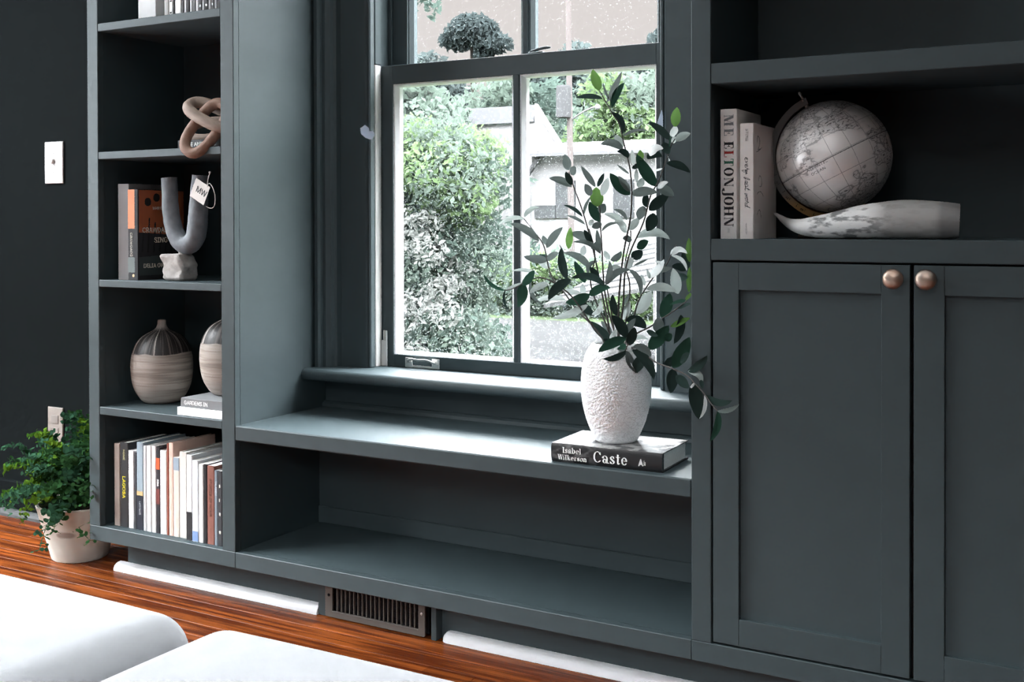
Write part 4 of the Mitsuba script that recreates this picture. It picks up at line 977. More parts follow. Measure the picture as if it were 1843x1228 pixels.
LEAVES = {'A': [[1.4472,0.1,1.2181,1.435,0.1112,1.2422,1.4226,0.1223,1.2666,0.0198,'G'],[1.4548,0.1002,1.2002,1.4187,0.1117,1.2091,1.3815,0.1232,1.2089,0.0106,'D'],[1.4649,0.1003,1.1927,1.4887,0.0885,1.2212,1.5094,0.0768,1.2506,0.0119,'S'],[1.4712,0.1002,1.197,1.4658,0.0921,1.2139,1.4635,0.084,1.2316,0.0053,'S'],[1.4737,0.1004,1.183,1.4814,0.0819,1.1924,1.4892,0.0634,1.2016,0.0066,'D'],[1.4775,0.1004,1.1816,1.4903,0.093,1.2076,1.5116,0.0856,1.2287,0.0145,'E'],[1.4787,0.1005,1.17,1.4939,0.1093,1.1502,1.491,0.1182,1.1245,0.0132,'D'],[1.4998,0.1009,1.1195,1.5294,0.0936,1.1299,1.5615,0.0863,1.1285,0.0066,'S'],[1.5009,0.1011,1.0976,1.488,0.11,1.1112,1.4779,0.119,1.1262,0.0172,'P'],[1.5009,0.1012,1.0918,1.4834,0.0895,1.1062,1.4611,0.0779,1.1034,0.0159,'S'],[1.5133,0.1013,1.0754,1.5103,0.0869,1.0862,1.5011,0.0725,1.0868,0.0119,'D'],[1.5144,0.1016,1.042,1.497,0.1099,1.0526,1.4794,0.1182,1.0633,0.0053,'S'],[1.5166,0.102,0.9995,1.4953,0.0941,1.0194,1.4787,0.0861,1.0434,0.0225,'E'],[1.5167,0.1019,1.0053,1.5065,0.0954,1.0213,1.4962,0.0889,1.0374,0.0132,'S'],[1.5256,0.1015,1.059,1.5283,0.0895,1.0743,1.531,0.0775,1.0895,0.0093,'P'],[1.5219,0.1015,1.0533,1.5262,0.1168,1.0589,1.5289,0.132,1.0671,0.0106,'D'],[1.5191,0.102,0.9995,1.551,0.0945,1.005,1.5829,0.0869,1.0016,0.0185,'S'],[1.5089,0.1025,0.9467,1.5022,0.0928,0.9623,1.4874,0.0832,0.9686,0.0079,'S'],[1.5014,0.1025,0.9433,1.4844,0.094,0.9542,1.465,0.0854,0.9595,0.0119,'P'],[1.5075,0.1026,0.9283,1.5019,0.0898,0.9389,1.4927,0.0769,0.9444,0.0119,'P']],'B': [[1.5755,0.1022,1.0157,1.5509,0.1022,1.047,1.5315,0.1022,1.0817,0.0225,'E'],[1.5417,0.1014,1.0699,1.5339,0.1172,1.0813,1.526,0.133,1.0928,0.0119,'G'],[1.5553,0.1012,1.0718,1.5661,0.1122,1.0816,1.5793,0.1232,1.0767,0.0159,'D'],[1.5615,0.1011,1.0773,1.5774,0.0866,1.0911,1.602,0.0721,1.089,0.0159,'W'],[1.5779,0.1023,1.01,1.5917,0.0923,1.0187,1.6086,0.0823,1.0224,0.0106,'W'],[1.5779,0.1022,1.0122,1.5931,0.1117,1.0063,1.6055,0.1212,0.9952,0.0225,'S'],[1.5592,0.1033,0.9659,1.5749,0.1147,0.9836,1.5927,0.1261,0.9989,0.0211,'D'],[1.5485,0.1027,0.9991,1.5449,0.1172,0.9862,1.5413,0.1318,0.9732,0.0159,'D'],[1.5677,0.1034,0.9602,1.5658,0.0972,0.9409,1.5581,0.0911,0.9239,0.0225,'D'],[1.5445,0.1032,0.9752,1.5367,0.1131,0.961,1.5288,0.123,0.9467,0.0198,'S'],[1.5142,0.1044,0.926,1.5209,0.1135,0.9386,1.5277,0.1227,0.9513,0.0159,'P'],[1.5362,0.1026,1.013,1.5347,0.1165,1.0237,1.5332,0.1304,1.0346,0.0145,'P'],[1.5301,0.1025,1.0245,1.5372,0.0872,1.0381,1.5443,0.0719,1.0515,0.0093,'P'],[1.6053,0.1001,1.1085,1.58,0.1101,1.1311,1.5501,0.12,1.1497,0.0145,'D'],[1.615,0.1,1.135,1.6148,0.1082,1.1554,1.6147,0.1163,1.1758,0.0185,'G'],[1.6126,0.1,1.1149,1.6098,0.1103,1.127,1.607,0.1206,1.1392,0.0172,'W'],[1.6028,0.1004,1.0951,1.6125,0.0817,1.1048,1.6221,0.0631,1.1143,0.0132,'E'],[1.6185,0.1001,1.1057,1.6277,0.1126,1.1166,1.64,0.1251,1.1223,0.0159,'P'],[1.5945,0.1003,1.1044,1.6002,0.0906,1.0908,1.6117,0.0808,1.0791,0.0172,'D'],[1.6137,0.1002,1.1014,1.6069,0.1177,1.1101,1.6002,0.1351,1.1189,0.0106,'P'],[1.5977,0.1011,1.0615,1.6219,0.1096,1.0571,1.6413,0.118,1.0419,0.0145,'D'],[1.5979,0.1008,1.0773,1.5955,0.1207,1.0718,1.5871,0.1406,1.0647,0.0079,'W'],[1.588,0.1014,1.0516,1.5741,0.1117,1.049,1.5602,0.1221,1.0463,0.0053,'W']],'C': [[1.332,0.19,1.0582,1.3214,0.2002,1.0762,1.3108,0.2104,1.0944,0.0185,'S'],[1.3366,0.189,1.0482,1.3503,0.1738,1.0559,1.3639,0.1586,1.0634,0.0159,'S'],[1.3413,0.185,1.0247,1.3411,0.1703,1.0389,1.341,0.1556,1.053,0.0132,'D'],[1.3416,0.1844,1.0209,1.3208,0.1734,1.0347,1.2964,0.1624,1.0396,0.0159,'S'],[1.3732,0.1721,0.9545,1.3491,0.1801,0.9715,1.319,0.1882,0.9807,0.0079,'D'],[1.3815,0.1689,0.9375,1.358,0.1746,0.9501,1.3311,0.1804,0.9572,0.0066,'S'],[1.3758,0.1724,0.9569,1.3783,0.18,0.9794,1.3874,0.1877,0.9995,0.0066,'S']],'D': [[1.4615,0.0602,0.9743,1.4558,0.0698,0.9945,1.4501,0.0794,1.015,0.0251,'G'],[1.4635,0.064,0.9434,1.4478,0.0747,0.9642,1.4319,0.0855,0.9853,0.0198,'E'],[1.4658,0.0618,0.9617,1.4643,0.0786,0.971,1.463,0.0954,0.9804,0.0172,'S'],[1.4566,0.06,1.0155,1.4357,0.0709,1.0375,1.4144,0.0818,1.0599,0.0119,'S'],[1.4629,0.06,1.0154,1.4623,0.0763,1.0297,1.4618,0.0925,1.0441,0.0093,'D'],[1.4717,0.06,0.997,1.482,0.0541,1.0149,1.4921,0.0481,1.0327,0.0145,'P'],[1.4478,0.06,0.9973,1.4461,0.049,1.0091,1.4444,0.0379,1.0208,0.0145,'S'],[1.466,0.064,0.9434,1.4631,0.0539,0.9352,1.4566,0.0438,0.932,0.0145,'S'],[1.4404,0.0647,0.9365,1.4524,0.0512,0.9417,1.4644,0.0378,0.9468,0.0106,'P'],[1.4687,0.0663,0.9239,1.4874,0.059,0.9373,1.5114,0.0517,0.9399,0.0066,'S']],'E': [[1.2289,0.17,0.9501,1.1875,0.181,0.9513,1.1496,0.1921,0.9364,0.0119,'P'],[1.2303,0.17,0.9539,1.2376,0.183,0.9705,1.2533,0.1959,0.9764,0.0106,'P'],[1.2719,0.1606,0.9006,1.2445,0.151,0.9258,1.2092,0.1414,0.9402,0.0159,'S'],[1.2706,0.1604,0.8981,1.2509,0.1747,0.8963,1.2341,0.1889,0.8886,0.0066,'S'],[1.2932,0.1572,0.886,1.3065,0.1648,0.9107,1.3255,0.1723,0.9314,0.0159,'S'],[1.2927,0.1581,0.8921,1.2823,0.1687,0.9024,1.2719,0.1792,0.9127,0.0119,'S'],[1.298,0.1531,0.8592,1.2746,0.1406,0.8613,1.2517,0.1281,0.8666,0.0172,'S'],[1.3076,0.1505,0.8448,1.2854,0.1601,0.8496,1.2628,0.1697,0.8545,0.0159,'P'],[1.2993,0.1534,0.8617,1.2798,0.1695,0.8659,1.2601,0.1855,0.8702,0.0132,'D'],[1.2968,0.1528,0.8567,1.3136,0.1443,0.869,1.3343,0.1358,0.876,0.0132,'S'],[1.2779,0.1491,0.8258,1.2507,0.1381,0.8364,1.2212,0.1271,0.8342,0.0079,'P'],[1.3494,0.1376,0.7735,1.3052,0.1505,0.7765,1.2604,0.1634,0.7666,0.0119,'P'],[1.418,0.1276,0.7444,1.4083,0.1164,0.759,1.3986,0.1053,0.7736,0.0159,'D'],[1.4672,0.1189,0.7083,1.4511,0.1275,0.7197,1.4348,0.1362,0.7313,0.0119,'S'],[1.3877,0.1361,0.788,1.3601,0.146,0.7915,1.3321,0.156,0.795,0.0106,'P']],'F': [[1.3964,0.0518,0.8243,1.3783,0.064,0.8552,1.37,0.0762,0.8884,0.0172,'D'],[1.3004,0.0294,0.8126,1.3243,0.0184,0.8256,1.3429,0.0074,0.8424,0.0198,'E'],[1.3016,0.0297,0.8138,1.2954,0.0392,0.7869,1.2789,0.0486,0.7613,0.0225,'E'],[1.2653,0.02,0.7981,1.2288,0.0277,0.8083,1.2027,0.0355,0.8314,0.0079,'E'],[1.2653,0.02,0.7981,1.2684,0.0107,0.7764,1.2852,0.0014,0.7578,0.0053,'D'],[1.2676,0.0206,0.7993,1.2817,0.0304,0.8068,1.2959,0.0401,0.8143,0.0079,'P'],[1.4045,0.0539,0.8221,1.3784,0.0417,0.8062,1.3636,0.0296,0.7795,0.0198,'D'],[1.3569,0.045,0.8133,1.3375,0.034,0.8075,1.3225,0.023,0.7937,0.0132,'P'],[1.3202,0.0348,0.8222,1.3171,0.043,0.7902,1.3391,0.0513,0.7692,0.0079,'S'],[1.4362,0.0674,0.7703,1.3961,0.0674,0.7507,1.3518,0.0674,0.7391,0.0159,'P'],[1.4417,0.0641,0.7926,1.4089,0.0772,0.7792,1.3732,0.0902,0.7713,0.0198,'E'],[1.4404,0.0641,0.7914,1.4674,0.0543,0.8044,1.4972,0.0444,0.8089,0.0198,'E'],[1.4791,0.0897,0.6952,1.449,0.1014,0.7136,1.4183,0.113,0.7325,0.0172,'D'],[1.4753,0.0897,0.6939,1.475,0.0751,0.6976,1.4747,0.0605,0.7012,0.0079,'D']],'K': [[1.4212,0.1185,0.8986,1.4181,0.106,0.9123,1.415,0.0935,0.9259,0.0119,'D'],[1.4202,0.1178,0.8857,1.4254,0.1318,0.8961,1.4307,0.1458,0.9066,0.0079,'S'],[1.4425,0.1172,0.8753,1.4215,0.103,0.8976,1.3912,0.0888,0.9001,0.0093,'S'],[1.4412,0.1173,0.8765,1.4323,0.1282,0.9015,1.4233,0.1392,0.9268,0.0106,'S'],[1.3996,0.1172,0.8712,1.408,0.1052,0.8823,1.4163,0.0933,0.8932,0.0119,'P'],[1.4173,0.1186,0.901,1.392,0.1263,0.9139,1.3623,0.134,0.9184,0.0185,'S'],[1.3571,0.1175,0.8755,1.3603,0.0979,0.8855,1.3637,0.0783,0.8954,0.0106,'S'],[1.4186,0.1156,0.8432,1.3867,0.1275,0.8674,1.3433,0.1395,0.876,0.0145,'S'],[1.4386,0.1144,0.8237,1.4358,0.0998,0.8359,1.4331,0.0851,0.8481,0.0132,'D'],[1.415,0.115,0.8326,1.4126,0.1261,0.8512,1.4267,0.1372,0.8592,0.0093,'S'],[1.4075,0.1142,0.8135,1.3891,0.1265,0.8357,1.3705,0.1388,0.8583,0.0159,'E'],[1.3662,0.118,0.8851,1.3658,0.1241,0.9083,1.3655,0.1302,0.9316,0.0145,'G'],[1.4041,0.1129,0.7875,1.4085,0.1011,0.8001,1.413,0.0893,0.8125,0.0119,'P'],[1.4246,0.1109,0.747,1.4475,0.1012,0.7592,1.453,0.0916,0.7797,0.0106,'P']],'L': [[1.4823,0.05,0.8128,1.4425,0.0603,0.8304,1.3962,0.0706,0.8247,0.0145,'D'],[1.4847,0.05,0.814,1.4981,0.0407,0.8383,1.502,0.0313,0.8636,0.0119,'S'],[1.4885,0.05,0.8152,1.5028,0.0629,0.8385,1.529,0.0758,0.8445,0.0132,'S'],[1.5364,0.05,0.8467,1.5643,0.0364,0.8256,1.572,0.0228,0.7966,0.0106,'S'],[1.5016,0.0676,0.7509,1.4989,0.0569,0.7726,1.5025,0.0462,0.7954,0.0132,'D'],[1.4828,0.0813,0.6974,1.4946,0.0678,0.7112,1.5062,0.0543,0.7249,0.0132,'P']],'M': [[1.4885,0.1257,0.8441,1.477,0.1137,0.8477,1.4663,0.1016,0.8423,0.0106,'P'],[1.4614,0.1265,0.8624,1.4726,0.1359,0.8682,1.4774,0.1454,0.8809,0.0132,'S'],[1.4576,0.1265,0.8623,1.4459,0.1409,0.8718,1.4341,0.1553,0.8814,0.0119,'P'],[1.4936,0.1257,0.8431,1.5099,0.1113,0.856,1.526,0.097,0.8688,0.0159,'P'],[1.5087,0.129,0.9049,1.5075,0.109,0.9078,1.506,0.089,0.9077,0.0132,'S'],[1.497,0.1298,0.9211,1.4921,0.1192,0.9311,1.4873,0.1086,0.941,0.0132,'P'],[1.5198,0.1293,0.9096,1.5525,0.1425,0.9214,1.5835,0.1557,0.9061,0.0172,'P'],[1.5203,0.1282,0.8887,1.5393,0.1139,0.8961,1.5582,0.0997,0.9033,0.0172,'E'],[1.5108,0.1269,0.8654,1.5157,0.1418,0.8738,1.5208,0.1568,0.8823,0.0198,'D'],[1.5148,0.1262,0.8516,1.5273,0.135,0.8584,1.5399,0.1439,0.8653,0.0053,'S'],[1.4915,0.1215,0.7663,1.5024,0.1125,0.78,1.5132,0.1036,0.7936,0.0119,'S'],[1.4935,0.1199,0.7374,1.5039,0.112,0.7581,1.5142,0.1041,0.7786,0.0145,'P']],'I': [[1.5459,0.1233,0.8269,1.5716,0.114,0.8437,1.5901,0.1048,0.8661,0.0145,'W'],[1.5826,0.1268,0.8596,1.5783,0.1086,0.8589,1.5753,0.0905,0.864,0.0093,'W'],[1.5674,0.125,0.841,1.5866,0.1165,0.8452,1.6056,0.108,0.8492,0.0106,'S'],[1.5954,0.1281,0.8734,1.616,0.1188,0.8859,1.6384,0.1095,0.8778,0.0132,'W'],[1.5966,0.1281,0.8734,1.624,0.118,0.8645,1.6378,0.1079,0.8431,0.0079,'W'],[1.6341,0.1275,0.8479,1.6242,0.1366,0.8633,1.6141,0.1456,0.8789,0.0145,'D'],[1.6361,0.1286,0.8603,1.6312,0.1403,0.8849,1.6263,0.152,0.9098,0.0132,'G'],[1.6295,0.1271,0.8444,1.6206,0.1114,0.8511,1.6104,0.0957,0.852,0.0145,'D'],[1.632,0.1267,0.8275,1.6105,0.1426,0.8295,1.5897,0.1584,0.8344,0.0159,'D'],[1.6358,0.1261,0.7993,1.6319,0.1383,0.8247,1.628,0.1505,0.8504,0.0106,'G'],[1.6135,0.1248,0.7954,1.6116,0.1143,0.8219,1.6096,0.1039,0.8483,0.0225,'P'],[1.5452,0.1219,0.8039,1.5844,0.1074,0.8096,1.6209,0.093,0.8008,0.0172,'P'],[1.5414,0.1222,0.8107,1.5427,0.1071,0.8229,1.5442,0.092,0.835,0.0093,'P'],[1.552,0.1234,0.8247,1.5531,0.1119,0.8355,1.5542,0.1003,0.8463,0.0066,'P'],[1.5232,0.1179,0.7526,1.5366,0.1292,0.7746,1.5474,0.1405,0.7983,0.0238,'P'],[1.5772,0.1184,0.7478,1.5945,0.1082,0.772,1.6059,0.098,0.7978,0.0238,'E']],'H': [[1.6482,0.0707,0.784,1.6267,0.0842,0.7825,1.606,0.0977,0.7753,0.0159,'E'],[1.6519,0.07,0.7875,1.6485,0.0887,0.7934,1.6451,0.1074,0.7995,0.0106,'G'],[1.6341,0.0738,0.7722,1.6526,0.0558,0.7769,1.6708,0.0378,0.7814,0.0172,'D'],[1.6139,0.0803,0.7331,1.6372,0.0734,0.7424,1.6601,0.0666,0.7517,0.0172,'G'],[1.6372,0.0751,0.7567,1.633,0.0831,0.7257,1.6168,0.0912,0.6964,0.0172,'D'],[1.5869,0.0851,0.718,1.5905,0.0733,0.7349,1.5941,0.0615,0.7516,0.0211,'S'],[1.5615,0.0909,0.6834,1.5909,0.0766,0.709,1.6174,0.0623,0.7358,0.0251,'E'],[1.5589,0.0885,0.7198,1.5765,0.0751,0.7167,1.594,0.0616,0.7137,0.0106,'D'],[1.6002,0.0848,0.7029,1.6141,0.0676,0.7119,1.6278,0.0504,0.7208,0.0145,'E'],[1.5117,0.0925,0.7391,1.5335,0.101,0.7376,1.549,0.1095,0.7221,0.0211,'D'],[1.516,0.0967,0.693,1.5336,0.1046,0.7049,1.5538,0.1126,0.6992,0.0093,'P']],'J': [[1.5389,0.03,0.7106,1.5317,0.0181,0.7359,1.5168,0.0062,0.756,0.0198,'D'],[1.5364,0.03,0.7082,1.5401,0.0416,0.7293,1.5495,0.0532,0.7482,0.0145,'S'],[1.5444,0.0339,0.6949,1.5541,0.0239,0.7146,1.5638,0.0138,0.7342,0.0185,'D'],[1.5389,0.03,0.7083,1.5115,0.0186,0.6986,1.4882,0.0072,0.6811,0.0185,'E'],[1.5333,0.0454,0.6853,1.5133,0.0571,0.6904,1.491,0.0687,0.6898,0.0145,'E'],[1.5303,0.0497,0.6813,1.5119,0.0392,0.668,1.4893,0.0287,0.6655,0.0119,'D'],[1.5317,0.0492,0.6815,1.538,0.0561,0.6573,1.55,0.0631,0.636,0.0159,'S'],[1.5686,0.0446,0.6751,1.553,0.0548,0.6534,1.5321,0.065,0.6346,0.0211,'D'],[1.5471,0.0416,0.6853,1.5793,0.0416,0.663,1.5936,0.0416,0.6281,0.0185,'D'],[1.5533,0.0327,0.6932,1.5738,0.0388,0.6894,1.5864,0.045,0.6727,0.0145,'S']],'G': [[1.6453,0.0113,0.6592,1.6676,0.0009,0.6905,1.6871,-0.0094,0.7225,0.0251,'E'],[1.6469,0.0099,0.6573,1.6484,-0.0013,0.635,1.6499,-0.0125,0.613,0.0211,'D'],[1.6555,0.0025,0.6458,1.6718,-0.0063,0.6356,1.688,-0.015,0.6257,0.0172,'D'],[1.6218,0.0242,0.6628,1.6337,0.0292,0.6684,1.6399,0.0342,0.6802,0.0159,'D'],[1.6625,0.0051,0.6717,1.676,-0.0053,0.6822,1.6894,-0.0158,0.6925,0.0159,'D'],[1.6822,-0.0084,0.6573,1.7105,-0.0216,0.6711,1.7314,-0.0348,0.6927,0.0145,'D'],[1.6837,-0.0095,0.6565,1.7072,-0.0169,0.6538,1.7168,-0.0244,0.6363,0.0132,'P'],[1.7,-0.0235,0.6392,1.7055,-0.0235,0.6044,1.7109,-0.0235,0.5696,0.0238,'D'],[1.7304,-0.0474,0.6195,1.7349,-0.0581,0.5986,1.7284,-0.0689,0.5792,0.0066,'W'],[1.7352,-0.0486,0.621,1.7608,-0.0577,0.61,1.7901,-0.0668,0.6175,0.0132,'D'],[1.7646,-0.075,0.5974,1.7901,-0.0838,0.6024,1.8119,-0.0926,0.6168,0.0079,'S'],[1.7656,-0.075,0.5965,1.7682,-0.0862,0.5694,1.7576,-0.0975,0.5449,0.0119,'E'],[1.697,-0.0275,0.628,1.7053,-0.0425,0.6357,1.7135,-0.0575,0.6434,0.0066,'W'],[1.7172,-0.0286,0.6452,1.7224,-0.0401,0.6392,1.7276,-0.0517,0.6333,0.0079,'D']]}

# ---------------------------------------------------------------- olive branches in the vase (metres; base, middle, tip, width, leaf tone)
TONE = {'D': 'leaf_dark', 'E': 'leaf_evergreen', 'S': 'leaf_grey_backlit', 'P': 'leaf_pale_backlit', 'W': 'leaf_white_backlit', 'G': 'leaf_fresh'}


def olive_leaf(a, b, c, w, n0):
    """A narrow leaf folded along its midrib."""
    t = np.linspace(0, 1, 11)[:, None]
    # passes through b half way
    q = 2 * np.array(b) - (np.array(a) + np.array(c)) / 2
    p = (1 - t) ** 2 * np.array(a) + 2 * t * (1 - t) * q + t**2 * np.array(c)
    d = np.gradient(p, axis=0)
    d /= np.linalg.norm(d, axis=1, keepdims=True)
    s = np.cross(d, n0)
    s /= np.linalg.norm(s, axis=1, keepdims=True) + 1e-9
    n = np.cross(s, d)
    shape = np.clip(np.sin(np.pi * np.clip(t * .94 + .03, 0, 1) ** .85), 0, 1) ** .8
    shape[0] = .12
    shape[-1] = .03
    hw = w / 2 * shape
    v = np.stack([p + s * hw, p + s * hw * .5 - n * hw * .10, p - n * hw * .22, p - s * hw * .5 - n * hw * .10, p - s * hw], 1).reshape(-1, 3)
    f = [(5 * i + j, 5 * i + 5 + j, 5 * i + 6 + j, 5 * i + 1 + j) for i in range(10) for j in range(4)]
    return v, np.array(f)


OL = {'A': 'tall olive branch in the vase, its bright green tip highest of all', 'B': 'olive branch of the vase rising on the right in front of the window casing', 'C': 'slim olive branch of the vase rising left of centre before the pale house',
      'D': 'olive branch of the vase tipped by one yellow green leaf, left of the tallest', 'E': 'olive branch of the vase reaching up left across the window muntin', 'F': 'olive branch of the vase reaching farthest left, its narrow leaves past the muntin',
      'K': 'short grey leaved olive branch of the vase left of its middle', 'L': 'short olive branch of the vase with long arching grey leaves in its middle', 'M': 'olive branch of the vase with pale broad leaves right of its middle',
      'G': 'olive branch of the vase hanging down to the right in front of the cupboard door', 'H': 'dark leaved olive branch of the vase low on the right beside the cupboard stile', 'I': 'pale silvery olive branch of the vase curving up to the cupboard stile', 'J': 'short olive branch of the vase with dark leaves drooping over its rim'}
lr = np.random.default_rng(21)
for s_, pts in STEMS.items():
    kk = thing('olive_branch', OL[s_], 'olive branch', 'olive branches in the white vase')
    pts = np.array(pts)
    low_ = np.array([VX + (pts[0][0] - VX) * .4, VY + (pts[0][1] - VY) * .4, VZ + .035])
    pts = np.vstack([low_, pts])
    sp2 = spline(pts, 12 + 5 * len(pts))
    add(kk + '__stem', tube(sp2, np.linspace(.0026, .0011, len(sp2)), 7), 'stem_grey', smooth=True)
    for L in LEAVES[s_]:
        n0 = np.array([.42, -.85, .25]) + lr.normal(0, .19, 3)
        n0 /= np.linalg.norm(n0)
        add(kk + '__leaf', olive_leaf(L[0:3], L[3:6], L[6:9], L[9] * 1.12, n0), TONE[L[10]], smooth=True)

# ---------------------------------------------------------------- fern in its pot
fp = thing('potted_fern', 'green fern in a limewashed clay pot on the floor left of the bookcase', 'potted plant')
PX, PY = -.178, .115
add(fp + '__pot', lathe([(0, 0), (.073, 0), (.076, .003), (.083, .03), (.098, .085), (.1115, .135), (.1165, .152), (.1145, .156), (.108, .155), (.103, .13), (0, .125)], 60, (PX, PY, .0003)), CLAY, smooth=40)
add(fp + '__soil', lathe([(0, .136), (.06, .140), (.104, .136)], 40, (PX, PY, 0)), SOIL)
FERN = [mat('fern_leaf_%d' % i, type='principledthin', base_color={'type': 'rgb', 'value': c}, roughness=.45, diff_trans=.6, eta=1.4) for i, c in enumerate(([.026, .075, .026], [.055, .135, .020], [.030, .080, .045], [.085, .165, .018]))]
fr_ = np.random.default_rng(8)


def frond(az, reach, top, droop):
    """A frond that rises out of the pot and arches over its rim, with two rows of small round leaflets."""
    n = 17
    t = np.linspace(0, 1, n)
    r = .03 + reach * t
    z = .14 + (top - .14) * np.sin(np.clip(t * 1.45, 0, 1.571)) - droop * np.clip(t - .45, 0, 1) ** 2 * 3.3
    z = np.where(r < .135, np.maximum(z, .165 * t.clip(.15, 1) + .02 + .1 * (t > .2)), z)
    p = np.stack([PX + r * np.cos(az), PY + r * np.sin(az), z], -1)
    p[:, 1] = np.minimum(p[:, 1], .285)
    inside = (p[:, 0] > -.012) & (p[:, 1] > -.015)
    p[inside, 1] = -.018 - .012 * np.sin(np.arange(n)[inside])
    d = np.gradient(p, axis=0)
    d /= np.linalg.norm(d, axis=1, keepdims=True)
    side = np.array([-np.sin(az), np.cos(az), 0])
    vs, fs = [], []

    def quad(*c):
        k_ = len(vs)
        vs.extend(c)
        fs.append((k_, k_ + 1, k_ + 2, k_ + 3))
    for i in range(n - 1):
        w_ = side * .0009
        quad(p[i] - w_, p[i + 1] - w_, p[i + 1] + w_, p[i] + w_)
    m_ = 16
    for i in range(2, m_ + 1):
        u = .16 + .84 * i / m_
        q = np.array([np.interp(u, t, p[:, k]) for k in range(3)])
        dq = np.array([np.interp(u, t, d[:, k]) for k in range(3)])
        ln_ = (.030 - .018 * max(0, u - .45)) * fr_.uniform(.8, 1.15)
        for s in (-1, 1):
            base = q
            for l in range(2):                 # each pinna carries two rounded lobes
                dd = side * s * .85 + dq * .35 + fr_.normal(0, .33, 3)
                dd /= np.linalg.norm(dd)
                wv = np.cross(dd, dq + fr_.normal(0, .5, 3))
                wv *= ln_ * .30 / np.linalg.norm(wv)
                a_, b_ = base, base + dd * ln_ * (.62 if l == 0 else .5)
                nn = np.cross(dd, wv) * .25
                quad(a_, (a_ * .6 + b_ * .4) + wv, b_ + nn, (a_ * .6 + b_ * .4) - wv)
                quad((a_ * .6 + b_ * .4) + wv, (a_ * .15 + b_ * .85) + wv * .8 + nn, b_ + nn, b_ + nn)
                quad((a_ * .6 + b_ * .4) - wv, b_ + nn, b_ + nn, (a_ * .15 + b_ * .85) - wv * .8 + nn)
                base = b_
    return np.array(vs), np.array(fs)


for i in range(86):
    az = i * 2.39996 + fr_.normal(0, .15)
    lv = (i % 5) / 4
    reach = fr_.uniform(.10, .23) * (1 - .35 * lv)
    if math.cos(az) < -.3:
        reach *= 1.12
    if math.cos(az) > .5:
        reach = min(reach, .17)
    add(fp + '__frond', frond(az, reach, .20 + .19 * lv + fr_.uniform(-.02, .03), fr_.uniform(.02, .11) * (1 - .5 * lv)), FERN[[0, 2, 0, 1, 2, 0, 3, 0][i % 8]])

# ---------------------------------------------------------------- outside
GZ = -.9
LAWN = dif('lawn', proc(lambda p, n, uv: mix((.018, .026, .012), (.030, .042, .022), fbm(p.x * 1.3, p.y * 1.3, 0, 4))))
DRIVE = dif('concrete_drive', proc(lambda p, n, uv: mix((.0165, .0165, .0166), (.021, .021, .021), fbm(p.x * .8, p.y * .8, 0, 4))))
SIDING = dif('siding_white', (.125, .122, .123))
ROOF = dif('roof_pale', (.070, .070, .074))
DARKW = princ('window_dark', (.012, .013, .014), .3, .5)
add('ground', plain(-90, 60, .6, 130, GZ - .3, GZ), LAWN, kind=S)
add('driveway', prism([(-9.5, 9.4), (-1.0, 9.4), (-1.0, 16.4), (-11.0, 16.4)], 'z', GZ, GZ + .02), DRIVE, label='pale concrete driveway beyond the window, behind the vase', cat='driveway')
hs_ = thing('house', 'white gabled house seen through the right hand panes of the window', 'house')
hy = 24.0
# main block with its gable towards the window
gx, hwid, eave, apex = -11.48, 2.6, 1.60, 4.10
gpoly = Polygon([(gx - .9, GZ), (gx + hwid * .42, GZ), (gx + hwid * .42, 2.35), (gx, apex - .05), (gx - .9, apex - .05)])
add(hs_ + '__gable_wall', prism([(gx - 1.9, GZ), (gx + .78, GZ), (gx + .78, 2.85), (gx, apex - .10), (gx - 1.9, 1.4)], 'y', hy, hy + .2), SIDING)
add(hs_ + '__side_wall', prism([(gx - 3.4, GZ), (gx - .6, GZ), (gx - .6, 3.6), (gx - 3.4, 3.6)], 'y', hy + .05, hy + .25), SIDING)
for k in range(9):
    add(hs_ + '__roof_course', plain(gx - 3.4, gx - .05, hy - .06 + k * .02, hy + .1 + k * .02, 3.62 + k * .052, 3.67 + k * .052), ROOF)
add(hs_ + '__rake_board', prism([(gx, apex), (gx + .95, 2.70), (gx + .95, 2.56), (gx, apex - .16)], 'y', hy - .08, hy + .1), SIDING)
add(hs_ + '__wing_wall', plain(gx + .3, gx + 4.2, hy - .8, hy - .6, GZ, 2.72), SIDING)
add(hs_ + '__wing_roof', prism([(hy - 1.15, 2.62), (hy - .4, 2.92), (hy - .4, 3.0), (hy - 1.15, 2.70)], 'x', gx + .2, gx + 4.4), ROOF)
add(hs_ + '__gable_window', bx(gx - .12, gx + .14, hy - .03, hy + .02, 2.35, 2.95), DARKW)
add(hs_ + '__downspout', tube([(gx + .62, hy - 1.0, 2.75), (gx + .50, hy - 1.0, 2.45), (gx + .12, hy - 1.0, 1.95)], .07, 8), dif('downspout_grey', (.035, .035, .036)))
for x in (gx + 1.0, gx + 2.6):
    add(hs_ + '__window', bx(x, x + .55, hy - .84, hy - .78, 1.05, 2.0), DARKW)
add(hs_ + '__shade_patch', bx(gx + .4, gx + 1.0, hy - .86, hy - .78, 1.05, 1.38), DARKW)  # dark box standing for shade low on the wing wall
